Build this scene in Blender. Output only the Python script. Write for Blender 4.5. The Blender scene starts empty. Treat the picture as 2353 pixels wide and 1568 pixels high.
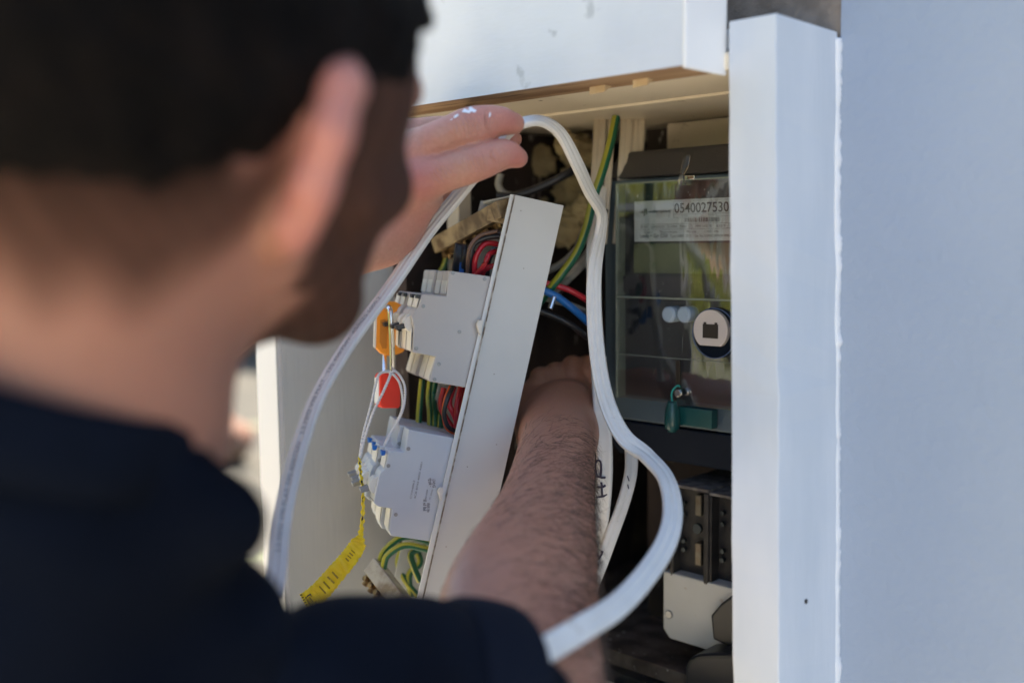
import bpy, bmesh, math, random
import numpy as np
from mathutils import Vector
random.seed(7); rng = np.random.default_rng(7)
rad = math.radians

# ------------------------------------------------------------------ camera
CAM = np.array([0.0, 0.0, 1.45])
_yaw, _p, _r = rad(133.5), rad(5.5), .012
FW = np.array([math.cos(_yaw)*math.cos(_p), math.sin(_yaw)*math.cos(_p), -math.sin(_p)])
_R0 = np.array([math.sin(_yaw), -math.cos(_yaw), 0.0]); _U0 = np.cross(_R0, FW)
RT = _R0*math.cos(_r) - _U0*math.sin(_r); UP = _U0*math.cos(_r) + _R0*math.sin(_r)
scene = bpy.context.scene; COL = scene.collection
cd = bpy.data.cameras.new('camera'); cam = bpy.data.objects.new('camera', cd); COL.objects.link(cam)
cd.lens = 36.0; cd.sensor_width = 36.0; cd.sensor_fit = 'HORIZONTAL'
cd.clip_start = .01; cd.clip_end = 500
from mathutils import Matrix
M4 = Matrix.Identity(4)
for i in range(3):
    M4[i][0] = RT[i]; M4[i][1] = UP[i]; M4[i][2] = -FW[i]; M4[i][3] = CAM[i]
cam.matrix_world = M4
cd.dof.use_dof = True; cd.dof.focus_distance = .732; cd.dof.aperture_fstop = 2.5
cd.dof.aperture_blades = 9
scene.camera = cam

# ------------------------------------------------------------------ light
w = bpy.data.worlds.new("World"); scene.world = w; w.use_nodes = True
nt = w.node_tree; bg = nt.nodes['Background']
sky = nt.nodes.new('ShaderNodeTexSky'); sky.sky_type = 'NISHITA'; sky.sun_disc = False
SUN_EL = rad(55); SUN_AZ = rad(32)          # from +Y toward -X
sky.sun_elevation = SUN_EL; sky.sun_rotation = -SUN_AZ
sky.air_density = 1.0; sky.dust_density = 1.5
nt.links.new(sky.outputs[0], bg.inputs[0]); bg.inputs[1].default_value = .098
ld = bpy.data.lights.new('sun', 'SUN'); ld.energy = 5.0; ld.angle = rad(.5); ld.color = (1, .93, .82)
so = bpy.data.objects.new('sun', ld); COL.objects.link(so)
sd = Vector((-math.sin(SUN_AZ)*math.cos(SUN_EL), math.cos(SUN_AZ)*math.cos(SUN_EL), math.sin(SUN_EL)))
so.rotation_euler = sd.to_track_quat('Z', 'Y').to_euler(); so.location = (-3, 6, 6)
vs = scene.view_settings; vs.view_transform = 'Standard'; vs.look = 'None'; vs.gamma = 1; vs.use_curve_mapping = False
vs.exposure = 2.1
scene.cycles.max_bounces = 8; scene.cycles.use_denoising = True

# ------------------------------------------------------------------ pixel helpers (photo 2352 x 1568)
def ray(x, y): return FW + (x-1176)/2352*RT + (784-y)/2352*UP
def P(x, y, d): return CAM + d*ray(x, y)
def WY(x, y, Y): r = ray(x, y); return CAM + r*(Y/r[1])
def WX(x, y, X): r = ray(x, y); return CAM + r*(X/r[0])
def WZ(x, y, Z): r = ray(x, y); return CAM + r*((Z-CAM[2])/r[2])
def nrm(v): v = np.asarray(v, float); return v/np.linalg.norm(v)
def camdir(x, y, z): return x*RT - y*UP + z*FW      # camera coords, y down

# ------------------------------------------------------------------ materials
MATS = {}
def mat(name, col, rough=.5, metal=0., col2=None, scale=30., mix=(.4, .6), bump=0., bscale=200., bstretch=(1, 1, 1),
        stretch=(1, 1, 1), spec=.5, sss=0., coat=0., detail=6, spots=None, wave=None):
    m = bpy.data.materials.new(name); m.use_nodes = True; n = m.node_tree.nodes; l = m.node_tree.links
    b = n['Principled BSDF']
    b.inputs['Roughness'].default_value = rough; b.inputs['Metallic'].default_value = metal
    b.inputs['Specular IOR Level'].default_value = spec
    if coat: b.inputs['Coat Weight'].default_value = coat; b.inputs['Coat Roughness'].default_value = .15
    tc = n.new('ShaderNodeTexCoord')
    def mp(st):
        q = n.new('ShaderNodeMapping'); q.inputs['Scale'].default_value = st; l.new(tc.outputs['Object'], q.inputs[0]); return q
    cur = None
    if col2 is not None:
        t = n.new('ShaderNodeTexNoise'); t.inputs['Scale'].default_value = scale; t.inputs['Detail'].default_value = detail
        l.new(mp(stretch).outputs[0], t.inputs['Vector'])
        r = n.new('ShaderNodeValToRGB'); r.color_ramp.elements[0].position = mix[0]; r.color_ramp.elements[1].position = mix[1]
        r.color_ramp.elements[0].color = (*col, 1); r.color_ramp.elements[1].color = (*col2, 1)
        l.new(t.outputs['Fac'], r.inputs[0]); cur = r.outputs[0]
    else:
        b.inputs['Base Color'].default_value = (*col, 1)
    if spots:
        sc_, thr, sc_col = spots
        t = n.new('ShaderNodeTexNoise'); t.inputs['Scale'].default_value = sc_; t.inputs['Detail'].default_value = 4
        l.new(mp(stretch).outputs[0], t.inputs['Vector'])
        r = n.new('ShaderNodeValToRGB'); r.color_ramp.elements[0].position = thr; r.color_ramp.elements[1].position = thr+.05
        l.new(t.outputs['Fac'], r.inputs[0])
        mx = n.new('ShaderNodeMix'); mx.data_type = 'RGBA'; l.new(r.outputs[0], mx.inputs['Factor'])
        if cur: l.new(cur, mx.inputs['A'])
        else: mx.inputs['A'].default_value = (*col, 1)
        mx.inputs['B'].default_value = (*sc_col, 1); cur = mx.outputs['Result']
    if cur: l.new(cur, b.inputs['Base Color'])
    if sss:
        b.inputs['Subsurface Weight'].default_value = sss; b.inputs['Subsurface Radius'].default_value = (1, .35, .2)
        b.inputs['Subsurface Scale'].default_value = .006
    if bump:
        t = n.new('ShaderNodeTexNoise'); t.inputs['Scale'].default_value = bscale; t.inputs['Detail'].default_value = 5
        l.new(mp(bstretch).outputs[0], t.inputs['Vector'])
        bp = n.new('ShaderNodeBump'); bp.inputs['Strength'].default_value = bump; bp.inputs['Distance'].default_value = .001
        l.new(t.outputs['Fac'], bp.inputs['Height']); l.new(bp.outputs[0], b.inputs['Normal'])
    MATS[name] = m; return m

white_paint = mat('white_paint', (.64, .68, .74), .42, col2=(.75, .78, .82), scale=9, mix=(.35, .6), bump=.35, bscale=60,
                  bstretch=(1, 1, 4), spots=(34, .63, (.55, .58, .61)))
post_paint = mat('post_paint', (.60, .65, .71), .4, col2=(.69, .73, .78), scale=14, bump=.4, bscale=90, stretch=(1, 1, .3), bstretch=(2, 2, .3))
wall_mat = mat('wall_render', (.285, .35, .455), .8, col2=(.36, .415, .505), scale=3.2, mix=(.3, .7), bump=1., bscale=150, detail=9, spots=(16, .68, (.30, .335, .42)))
filler_mat = mat('filler', (.78, .80, .83), .6, bump=.5, bscale=300)
raw_wood = mat('raw_wood', (.26, .15, .075), .8, col2=(.42, .28, .16), scale=18, stretch=(.3, 3, 3), bump=.8, bscale=120, bstretch=(.2, 2, 2), spots=(60, .64, (.10, .055, .03)))
chip_wood = mat('chip_wood', (.62, .48, .30), .8, col2=(.70, .58, .40), scale=80)
cream_board = mat('cream_board', (.72, .62, .46), .55, col2=(.80, .72, .57), scale=6, mix=(.3, .65), bump=.2, bscale=50, spots=(70, .70, (.30, .22, .14)))
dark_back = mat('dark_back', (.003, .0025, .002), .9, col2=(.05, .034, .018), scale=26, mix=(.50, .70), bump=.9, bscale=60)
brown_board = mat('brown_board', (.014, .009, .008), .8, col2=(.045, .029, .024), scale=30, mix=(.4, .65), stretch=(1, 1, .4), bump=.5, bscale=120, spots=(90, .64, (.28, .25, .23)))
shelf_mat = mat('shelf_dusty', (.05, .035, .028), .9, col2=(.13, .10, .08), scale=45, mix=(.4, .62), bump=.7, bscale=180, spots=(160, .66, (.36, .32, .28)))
black_iron = mat('black_iron', (.012, .012, .014), .6, col2=(.03, .028, .028), scale=60, bump=.4, bscale=300, spots=(220, .74, (.4, .38, .35)))
door_metal = mat('door_paint', (.37, .385, .38), .42, col2=(.49, .48, .44), scale=5, mix=(.3, .7), stretch=(2, 2, .4), bump=.25, bscale=220,
                 bstretch=(2, 2, .12), spots=(18, .68, (.37, .33, .24)))
edge_white = mat('edge_white', (.90, .89, .87), .28, spec=.8)
cable_white = mat('cable_white', (.68, .67, .64), .36, col2=(.73, .72, .69), scale=40, spots=(55, .70, (.60, .56, .50)), bump=.1, bscale=300)
cable_grey = mat('cable_cream', (.55, .47, .36), .4, col2=(.62, .55, .44), scale=30)
cable_dirty = mat('cable_grey', (.22, .21, .19), .5, col2=(.33, .31, .27), scale=60)
w_green = mat('wire_green', (.006, .11, .055), .35); w_yellow = mat('wire_yellow', (.34, .33, .03), .35)
w_red = mat('wire_red', (.50, .015, .03), .35, coat=.3); w_blue = mat('wire_blue', (.01, .14, .45), .35); w_black = mat('wire_black', (.02, .02, .024), .35)
w_brown = mat('wire_brown', (.16, .09, .06), .4)
w_orange = mat('wire_orange', (.75, .13, .03), .35)
meter_grey = mat('meter_grey', (.052, .082, .104), .5, col2=(.064, .094, .118), scale=8, bump=.35, bscale=900)
meter_dark = mat('meter_dark', (.003, .008, .019), .6, bump=.2, bscale=900, spec=.15)
meter_hood = mat('meter_hood', (.05, .045, .047), .42, col2=(.06, .055, .055), scale=9, bump=.4, bscale=800)
panel_dark = mat('panel_dark', (.020, .024, .036), .4)
label_white = mat('label_white', (.72, .75, .79), .45, bump=.03, bscale=200)
ink = mat('ink', (.035, .035, .05), .6); ink_soft = mat('ink_soft', (.25, .27, .30), .6); ink_olive = mat('ink_olive', (.07, .09, .045), .6)
marker = mat('marker', (.015, .012, .05), .5)
lcd_mat = mat('lcd_glass', (.13, .15, .09), .12, col2=(.20, .22, .12), scale=12, spec=.8)
btn_mat = mat('button_grey', (.33, .42, .52), .35)
port_mat = mat('port_cream', (.68, .60, .55), .5, bump=.1, bscale=300)
hole_mat = mat('hole_dark', (.03, .022, .016), .5)
ring_blue = mat('ring_blue', (.06, .10, .20), .2, spec=.8)
seal_green = mat('seal_green', (.008, .07, .07), .35, coat=.3); seal_wire = mat('seal_wire', (.02, .32, .28), .35)
chrome = mat('chrome', (.75, .74, .73), .16, 1.0)
brass = mat('brass', (.34, .22, .10), .38, .8, col2=(.08, .05, .03), scale=140, mix=(.45, .6), bump=.6, bscale=300)
dirty_plastic = mat('dirty_plastic', (.33, .25, .14), .45, col2=(.12, .08, .045), scale=70, mix=(.40, .62), bump=.4, bscale=250)
tray_mat = mat('tray_paint', (.56, .565, .55), .38, col2=(.62, .62, .60), scale=10, mix=(.3, .6), bump=.12, bscale=120, spots=(75, .72, (.47, .45, .41)))
seam_mat = mat('seam_dark', (.16, .13, .10), .8, col2=(.42, .40, .36), scale=150, mix=(.45, .6))
mcb_mat = mat('breaker_plastic', (.49, .475, .465), .46, col2=(.52, .505, .49), scale=15, bump=.06, bscale=400)
mcb_white = mat('breaker_front', (.72, .71, .66), .4)
mcb_blue_white = mat('breaker_pale', (.50, .54, .60), .4, col2=(.53, .57, .62), scale=20)
nub_mat = mat('clip_cream', (.74, .70, .62), .4)
rivet = mat('rivet', (.30, .31, .32), .35, .6)
orange = mat('hasp_orange', (.86, .33, .02), .38, col2=(.80, .29, .02), scale=60, bump=.1)
orange_dark = mat('hasp_recess', (.52, .19, .015), .5)
lock_red = mat('lock_red', (.72, .030, .010), .45, col2=(.66, .03, .01), scale=50)
string_mat = mat('string_white', (.72, .72, .74), .7, bump=1., bscale=900)
tag_yellow = mat('tag_yellow', (.86, .68, .01), .4, col2=(.80, .58, .01), scale=80, bump=.2, bscale=150)
blue_plastic = mat('blue_plastic', (.005, .13, .50), .35)
shirt_mat = mat('shirt_navy', (.0018, .0032, .0075), .95, col2=(.0032, .0055, .012), scale=12, bump=.5, bscale=700, spec=.12)
cuff_mat = mat('cuff_navy', (.005, .0075, .015), .95, bump=.4, bscale=700, spec=.15)
gravel = mat('gravel_ground', (.035, .032, .022), .95, col2=(.075, .062, .042), scale=3, mix=(.35, .65), detail=10, bump=1., bscale=60, spots=(1.6, .60, (.16, .17, .09)))
bark = mat('bark', (.12, .08, .055), .9, col2=(.20, .14, .10), scale=10, bump=1., bscale=30)
leaf_a = mat('leaf_olive', (.34, .40, .06), .6, col2=(.50, .50, .12), scale=2); leaf_b = mat('leaf_yellow', (.62, .60, .16), .6, col2=(.40, .44, .07), scale=2)
rock_mat = mat('sandstone', (.16, .075, .045), .9, col2=(.20, .12, .08), scale=6, bump=.8, bscale=20)
paint_fleck = mat('paint_fleck', (.80, .82, .86), .6)
hair_mat = mat('hair_dark', (.0022, .0016, .0014), .85, col2=(.0055, .0038, .0032), scale=45, spec=.10, bump=1., bscale=500)
armhair_mat = mat('hair_arm', (.035, .019, .012), .6)
eye_mat = mat('eye_white', (.7, .7, .68), .2)

# clear cover: fresnel reflection over a clear sheet, wavy like moulded plastic
def cover_material():
    m = bpy.data.materials.new('clear_cover'); m.use_nodes = True; n = m.node_tree.nodes; l = m.node_tree.links
    n.remove(n['Principled BSDF'])
    tr = n.new('ShaderNodeBsdfTransparent'); tr.inputs[0].default_value = (.93, .95, .94, 1)
    gl = n.new('ShaderNodeBsdfGlossy'); gl.inputs['Roughness'].default_value = .02; gl.inputs[0].default_value = (1, 1, 1, 1)
    lw = n.new('ShaderNodeLayerWeight'); lw.inputs[0].default_value = .5
    pw = n.new('ShaderNodeMath'); pw.operation = 'POWER'; pw.inputs[1].default_value = 4; l.new(lw.outputs['Facing'], pw.inputs[0])
    fr = n.new('ShaderNodeMapRange'); fr.inputs['To Min'].default_value = .15; fr.inputs['To Max'].default_value = 1.0; l.new(pw.outputs[0], fr.inputs[0])
    mx = n.new('ShaderNodeMixShader')
    tc = n.new('ShaderNodeTexCoord'); mp = n.new('ShaderNodeMapping'); mp.inputs['Scale'].default_value = (1, 1, .22)
    t = n.new('ShaderNodeTexNoise'); t.inputs['Scale'].default_value = 75; t.inputs['Detail'].default_value = 2
    bp = n.new('ShaderNodeBump'); bp.inputs['Strength'].default_value = .32; bp.inputs['Distance'].default_value = .0012
    l.new(tc.outputs['Object'], mp.inputs[0]); l.new(mp.outputs[0], t.inputs['Vector']); l.new(t.outputs['Fac'], bp.inputs['Height'])
    l.new(bp.outputs[0], gl.inputs['Normal'])
    l.new(fr.outputs[0], mx.inputs[0]); l.new(tr.outputs[0], mx.inputs[1]); l.new(gl.outputs[0], mx.inputs[2])
    l.new(mx.outputs[0], n['Material Output'].inputs[0]); return m
clear_cover = cover_material()

def clear_plastic():
    m = bpy.data.materials.new('clear_plastic'); m.use_nodes = True; b = m.node_tree.nodes['Principled BSDF']
    b.inputs['Transmission Weight'].default_value = 1; b.inputs['Roughness'].default_value = .12; b.inputs['IOR'].default_value = 1.4
    b.inputs['Base Color'].default_value = (.9, .88, .84, 1); return m
clear_p = clear_plastic()

# skin: pink / brown variation, stubble and hair where the 'stubble' attribute says hair grows; its floor paints shade over the head
def skin_material():
    m = bpy.data.materials.new('skin'); m.use_nodes = True; n = m.node_tree.nodes; l = m.node_tree.links; b = n['Principled BSDF']
    tc = n.new('ShaderNodeTexCoord')
    def noise(s, d=4):
        t = n.new('ShaderNodeTexNoise'); t.inputs['Scale'].default_value = s; t.inputs['Detail'].default_value = d
        l.new(tc.outputs['Object'], t.inputs['Vector']); return t.outputs['Fac']
    def ramp(src, p0, p1, c0, c1):
        r = n.new('ShaderNodeValToRGB'); e = r.color_ramp.elements
        e[0].position = p0; e[1].position = p1; e[0].color = (*c0, 1); e[1].color = (*c1, 1); l.new(src, r.inputs[0]); return r.outputs[0]
    base = ramp(noise(38), .35, .68, (.54, .315, .225), (.56, .265, .195))
    mott = ramp(noise(420, 2), .3, .7, (.88, .86, .85), (1, 1, 1))
    m1 = n.new('ShaderNodeMix'); m1.data_type = 'RGBA'; m1.blend_type = 'MULTIPLY'; m1.inputs['Factor'].default_value = 1
    l.new(base, m1.inputs['A']); l.new(mott, m1.inputs['B'])
    at = n.new('ShaderNodeAttribute'); at.attribute_name = 'redness'
    m2 = n.new('ShaderNodeMix'); m2.data_type = 'RGBA'; l.new(at.outputs['Fac'], m2.inputs['Factor'])
    l.new(m1.outputs['Result'], m2.inputs['A']); m2.inputs['B'].default_value = (.50, .17, .145, 1)
    at3 = n.new('ShaderNodeAttribute'); at3.attribute_name = 'tan'
    m4 = n.new('ShaderNodeMix'); m4.data_type = 'RGBA'; l.new(at3.outputs['Fac'], m4.inputs['Factor'])
    l.new(m2.outputs['Result'], m4.inputs['A']); m4.inputs['B'].default_value = (.40, .185, .115, 1)
    at2 = n.new('ShaderNodeAttribute'); at2.attribute_name = 'stubble_shade'
    rr = n.new('ShaderNodeMapRange'); rr.inputs['To Min'].default_value = .46; rr.inputs['To Max'].default_value = .95; l.new(at2.outputs['Fac'], rr.inputs[0])
    sp = n.new('ShaderNodeMapRange'); sp.inputs['To Min'].default_value = .45; sp.inputs['To Max'].default_value = .05; l.new(at2.outputs['Fac'], sp.inputs[0])
    m3 = n.new('ShaderNodeMix'); m3.data_type = 'RGBA'; l.new(at2.outputs['Fac'], m3.inputs['Factor'])
    l.new(m4.outputs['Result'], m3.inputs['A']); m3.inputs['B'].default_value = (.010, .0062, .0048, 1)
    l.new(m3.outputs['Result'], b.inputs['Base Color'])
    b.inputs['Roughness'].default_value = .46; b.inputs['Specular IOR Level'].default_value = .45
    l.new(rr.outputs[0], b.inputs['Roughness']); l.new(sp.outputs[0], b.inputs['Specular IOR Level'])
    al = n.new('ShaderNodeAttribute'); al.attribute_name = 'along'; cr_ = n.new('ShaderNodeAttribute'); cr_.attribute_name = 'crease'
    def mth(op, a, b_=None):
        q = n.new('ShaderNodeMath'); q.operation = op
        for i_, v_ in enumerate((a, b_)):
            if v_ is None: continue
            if isinstance(v_, (int, float)): q.inputs[i_].default_value = v_
            else: l.new(v_, q.inputs[i_])
        return q.outputs[0]
    ripple = mth('MULTIPLY', mth('SINE', mth('ADD', mth('MULTIPLY', al.outputs['Fac'], 2600.), mth('MULTIPLY', noise(160, 2), 5.))), cr_.outputs['Fac'])
    b.inputs['Subsurface Weight'].default_value = .25; b.inputs['Subsurface Radius'].default_value = (1, .35, .2); b.inputs['Subsurface Scale'].default_value = .004
    v = n.new('ShaderNodeTexVoronoi'); v.inputs['Scale'].default_value = 700; l.new(tc.outputs['Object'], v.inputs['Vector'])
    bp = n.new('ShaderNodeBump'); bp.inputs['Strength'].default_value = .35; bp.inputs['Distance'].default_value = .0004
    l.new(v.outputs['Distance'], bp.inputs['Height'])
    bp2 = n.new('ShaderNodeBump'); bp2.inputs['Strength'].default_value = .5; bp2.inputs['Distance'].default_value = .0012
    l.new(noise(130, 4), bp2.inputs['Height']); l.new(bp.outputs[0], bp2.inputs['Normal'])
    bp3 = n.new('ShaderNodeBump'); bp3.inputs['Strength'].default_value = .9; bp3.inputs['Distance'].default_value = .0006
    l.new(ripple, bp3.inputs['Height']); l.new(bp2.outputs[0], bp3.inputs['Normal']); l.new(bp3.outputs[0], b.inputs['Normal'])
    return m
skin = skin_material()

# ------------------------------------------------------------------ object helpers
def thing(name, label, cat, loc=(0, 0, 0), group=None):
    o = bpy.data.objects.new(name, None); COL.objects.link(o); o.location = loc; o.empty_display_size = .02
    o['label'] = label; o['category'] = cat
    if group: o['group'] = group
    return o
def tag(o, label, cat, group=None):
    o['label'] = label; o['category'] = cat
    if group: o['group'] = group
    return o
def rootloc(o):
    while o.parent: o = o.parent
    return np.array(o.location)

class MB:
    def __init__(s): s.v = []; s.f = []; s.mi = []; s.cur = 0
    def add(s, vs_, fs):
        n0 = len(s.v); s.v += [tuple(map(float, q)) for q in vs_]; s.f += [[i+n0 for i in f] for f in fs]; s.mi += [s.cur]*len(fs); return s
    def box(s, a, b):
        (x0, y0, z0), (x1, y1, z1) = a, b
        return s.add([(x, y, z) for x in (x0, x1) for y in (y0, y1) for z in (z0, z1)],
                     [(0, 1, 3, 2), (4, 6, 7, 5), (0, 4, 5, 1), (2, 3, 7, 6), (0, 2, 6, 4), (1, 5, 7, 3)])
    def ext(s, poly, vec):
        n = len(poly); poly = [np.asarray(q, float) for q in poly]; vec = np.asarray(vec, float)
        fs = [list(range(n))[::-1], [i+n for i in range(n)]] + [(i, (i+1) % n, (i+1) % n+n, i+n) for i in range(n)]
        return s.add(poly + [q+vec for q in poly], fs)
    def cyl(s, c, ax, r0, h, n=24, r1=None):
        ax = nrm(ax); r1 = r0 if r1 is None else r1; c = np.asarray(c, float)
        t = nrm(np.cross(ax, (0, 0, 1) if abs(ax[2]) < .9 else (1, 0, 0))); b = np.cross(ax, t)
        ring = lambda cc, r: [cc + r*(math.cos(a)*t + math.sin(a)*b) for a in np.linspace(0, 2*math.pi, n, endpoint=False)]
        vs_ = ring(c, r0) + ring(c+ax*h, r1)
        return s.add(vs_, [list(range(n))[::-1], [i+n for i in range(n)]] + [(i, (i+1) % n, (i+1) % n+n, i+n) for i in range(n)])
    def grid(s, G, closed_u=False, caps=False):
        G = np.asarray(G, float); nu, nv = G.shape[:2]; vs_ = G.reshape(-1, 3); fs = []
        for i in range(nu-1):
            for j in range(nv if closed_u else nv-1):
                j2 = (j+1) % nv; fs.append((i*nv+j, i*nv+j2, (i+1)*nv+j2, (i+1)*nv+j))
        if caps: fs += [list(range(nv))[::-1], [(nu-1)*nv+j for j in range(nv)]]
        return s.add(vs_, fs)
    def build(s, name, m, parent=None, bevel=0, smooth=False, seg=2):
        me = bpy.data.meshes.new(name); off = rootloc(parent) if parent else np.zeros(3)
        me.from_pydata([tuple(np.array(q)-off) for q in s.v], [], s.f)
        ms = m if isinstance(m, (list, tuple)) else [m]
        for q in ms: me.materials.append(q)
        for p_, i in zip(me.polygons, s.mi): p_.material_index = i
        bm = bmesh.new(); bm.from_mesh(me); bmesh.ops.recalc_face_normals(bm, faces=bm.faces)
        if bevel:
            es = [e for e in bm.edges if len(e.link_faces) == 2 and e.calc_face_angle(0) > .5]
            bmesh.ops.bevel(bm, geom=es, offset=bevel, segments=seg, affect='EDGES', profile=.6, clamp_overlap=True)
        bm.to_mesh(me); bm.free()
        if smooth:
            for p_ in me.polygons: p_.use_smooth = True
        o = bpy.data.objects.new(name, me); COL.objects.link(o)
        if parent: o.parent = parent
        return o

def copy_tree(o, parent=None, move=(0, 0, 0)):
    c = o.copy(); COL.objects.link(c)
    if parent: c.parent = parent
    else: c.location = Vector(o.location) + Vector(tuple(float(q) for q in move))
    for ch in list(o.children): copy_tree(ch, c)
    return c

def smooth_path(pts, n=10):
    A = np.array([P(*q[:3]) if True else q for q in pts]); return catmull(A, n)
def catmull(A, n=10):
    A = np.asarray(A, float); A = np.vstack([2*A[0]-A[1], A, 2*A[-1]-A[-2]]); out = []
    for i in range(1, len(A)-2):
        p0, p1, p2, p3 = A[i-1], A[i], A[i+1], A[i+2]
        for t in np.linspace(0, 1, n, endpoint=False):
            out.append(.5*((2*p1) + (-p0+p2)*t + (2*p0-5*p1+4*p2-p3)*t*t + (-p0+3*p1-3*p2+p3)*t**3))
    out.append(A[-2]); return np.array(out)
def frames(C_, hint=None):
    T = np.gradient(C_, axis=0); T /= np.linalg.norm(T, axis=1)[:, None]
    V = CAM - C_ if hint is None else np.broadcast_to(hint, C_.shape)
    B = np.cross(T, V); B /= np.linalg.norm(B, axis=1)[:, None]; N = np.cross(B, T); return T, B, N
def tube(mb, C_, r, n=10):
    T, B, N = frames(C_, np.array((.31, .22, .93)) if abs(nrm(C_[-1]-C_[0])[2]) < .8 else np.array((.9, .3, .1)))
    r = np.broadcast_to(r, (len(C_),)); a = np.linspace(0, 2*math.pi, n, endpoint=False)
    G = C_[:, None] + r[:, None, None]*(np.cos(a)[None, :, None]*B[:, None] + np.sin(a)[None, :, None]*N[:, None])
    mb.grid(G, True, True); return mb
def flat_section(wd, th, cores=3, n=14):
    # ribbed twin-and-earth cross-section, (across, up)
    pts = []
    for t in np.linspace(-1, 1, n):
        e = math.sqrt(max(0, 1-abs(t)**7)); pts.append((t*wd/2, th/2*e*(1 - .20*(.5+.5*math.cos(t*math.pi*cores))**2*(abs(t) < .8))))
    return pts + [(x, -y) for x, y in pts[::-1][1:-1]]
def flat(mb, C_, wd, th, roll=0., cores=3):
    T, B, N = frames(C_); roll = np.interp(np.linspace(0, 1, len(C_)), np.linspace(0, 1, np.size(roll)), np.atleast_1d(roll))
    wd_ = np.broadcast_to(wd, (len(C_),)); S = np.array(flat_section(1, th, cores, 26))
    cb = np.cos(roll)[:, None]*B + np.sin(roll)[:, None]*N; cn = -np.sin(roll)[:, None]*B + np.cos(roll)[:, None]*N
    G = C_[:, None] + (S[None, :, 0]*wd_[:, None])[:, :, None]*cb[:, None] + S[None, :, 1, None]*cn[:, None]
    mb.grid(G, True, True); return C_, T, cb, cn
def wire(name, label, pts, r, m, cat='wire', group=None, parent=None, n=10, raw=False):
    C_ = catmull(np.array(pts), n) if raw else smooth_path(pts, n)
    mb = MB(); tube(mb, C_, r); o = mb.build(name, m, parent, smooth=True)
    if parent is None: tag(o, label, cat, group)
    return o
def striped_wire(name, label, pts, r, cat='wire', group=None):
    # green sheath with a yellow stripe along it, one mesh with two materials
    C_ = smooth_path(pts, 10); T, B, N = frames(C_); n = 12; a = np.linspace(0, 2*math.pi, n, endpoint=False)
    G = C_[:, None] + r*(np.cos(a)[None, :, None]*B[:, None] + np.sin(a)[None, :, None]*N[:, None])
    mb = MB(); mb.grid(G, True, True)
    mi_ = len(C_)//2; dirs = np.cos(a)[:, None]*B[mi_]+np.sin(a)[:, None]*N[mi_]; sc3 = dirs@nrm(nrm(CAM-C_[mi_])*.35-RT*.94); top3 = set(np.argsort(-sc3)[:3].tolist())
    mb.mi = []
    k = 0
    for i in range(len(C_)-1):
        for j in range(n):
            jj = j; mb.mi.append(1 if jj in top3 else 0)
    mb.mi += [0, 0]
    return tag(mb.build(name, [w_green, w_yellow], smooth=True), label, cat, group)

# text -> flat mesh (built-in font)
_tc = {}
def text2d(s, bold=False):
    if (s, bold) in _tc: return _tc[(s, bold)]
    cu = bpy.data.curves.new('t', 'FONT'); cu.body = s; cu.resolution_u = 3; cu.fill_mode = 'FRONT'
    if bold: cu.offset = .012
    ob = bpy.data.objects.new('t', cu); me = ob.to_mesh()
    v = np.array([q.co[:2] for q in me.vertices]).reshape(-1, 2); f = [list(p_.vertices) for p_ in me.polygons]
    ob.to_mesh_clear(); bpy.data.objects.remove(ob); bpy.data.curves.remove(cu)
    _tc[(s, bold)] = (v, f); return v, f
def text_on(mb, s, fn, p0, p1, h, bold=False):
    """text laid from pixel p0 to p1 (baseline), cap height h px, fn maps pixel -> world point on the surface"""
    v, f = text2d(s, bold)
    if len(v) == 0: return
    x0, x1 = v[:, 0].min(), v[:, 0].max()
    O = fn(*p0); E = fn(*p1)-O; dx, dy = p1[0]-p0[0], p1[1]-p0[1]; L = math.hypot(dx, dy)
    Uv = fn(p0[0]+dy/L*h, p0[1]-dx/L*h)-O
    mb.add([O + E*(q[0]-x0)/(x1-x0) + Uv*q[1]/.69 for q in v], f)

# ------------------------------------------------------------------ setting
def struct(o): o['kind'] = 'structure'; return o
g = MB(); n = 60
xs = np.sinh(np.linspace(-4, 4, n))*4; G = np.array([[(x, y, 0) for y in xs] for x in xs]); g.grid(G); struct(g.build('ground', gravel))

g = MB(); g.box((-3.0, -5.5, -.05), (5.0, .66, .012)); struct(g.build('bounce_paving', mat('pale_bounce', (.50, .42, .31), .85, col2=(.58, .50, .38), scale=4, bump=.4)))  # unseen pale slab added to bounce warm light onto the cabinet ceiling
# house wall with the opening for the cabinet; ends at a corner left of the cabinet
BX0, BX1 = -.655, -.312      # opening
ZT = CAM[2]+.1013; ZB = WZ(1500, 1468, CAM[2]-.30)[2]
wall = thing('house_wall', 'pale blue grey rendered house wall around the meter cabinet', 'wall', (0, .75, 0))
mb = MB()
mb.box((-.306, .63, 0), (4.0, .95, 2.35)); mb.build('wall_face', wall_mat, wall)
mb = MB(); mb.box((-.98, .63, 0), (BX0-.002, .95, 2.35)); mb.build('wall_face', wall_mat, wall)
mb = MB(); mb.box((BX0, .632, ZT+.0125), (-.3065, .95, 2.35)); mb.build('wall_face', mat('shaded_bare_render', (.19, .155, .125), .95, col2=(.27, .225, .185), scale=60, bump=1., bscale=220), wall)  # rough bare render; the shade above the post is put into its dark colour
mb = MB(); mb.box((BX0, .632, 0), (-.302, .95, CAM[2]-.44)); mb.build('wall_face', wall_mat, wall)

# ------------------------------------------------------------------ cabinet
cab = thing('meter_cabinet', 'white painted timber meter cabinet with open door set in the grey wall', 'cabinet', (-.48, .6, CAM[2]-.4))
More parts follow.
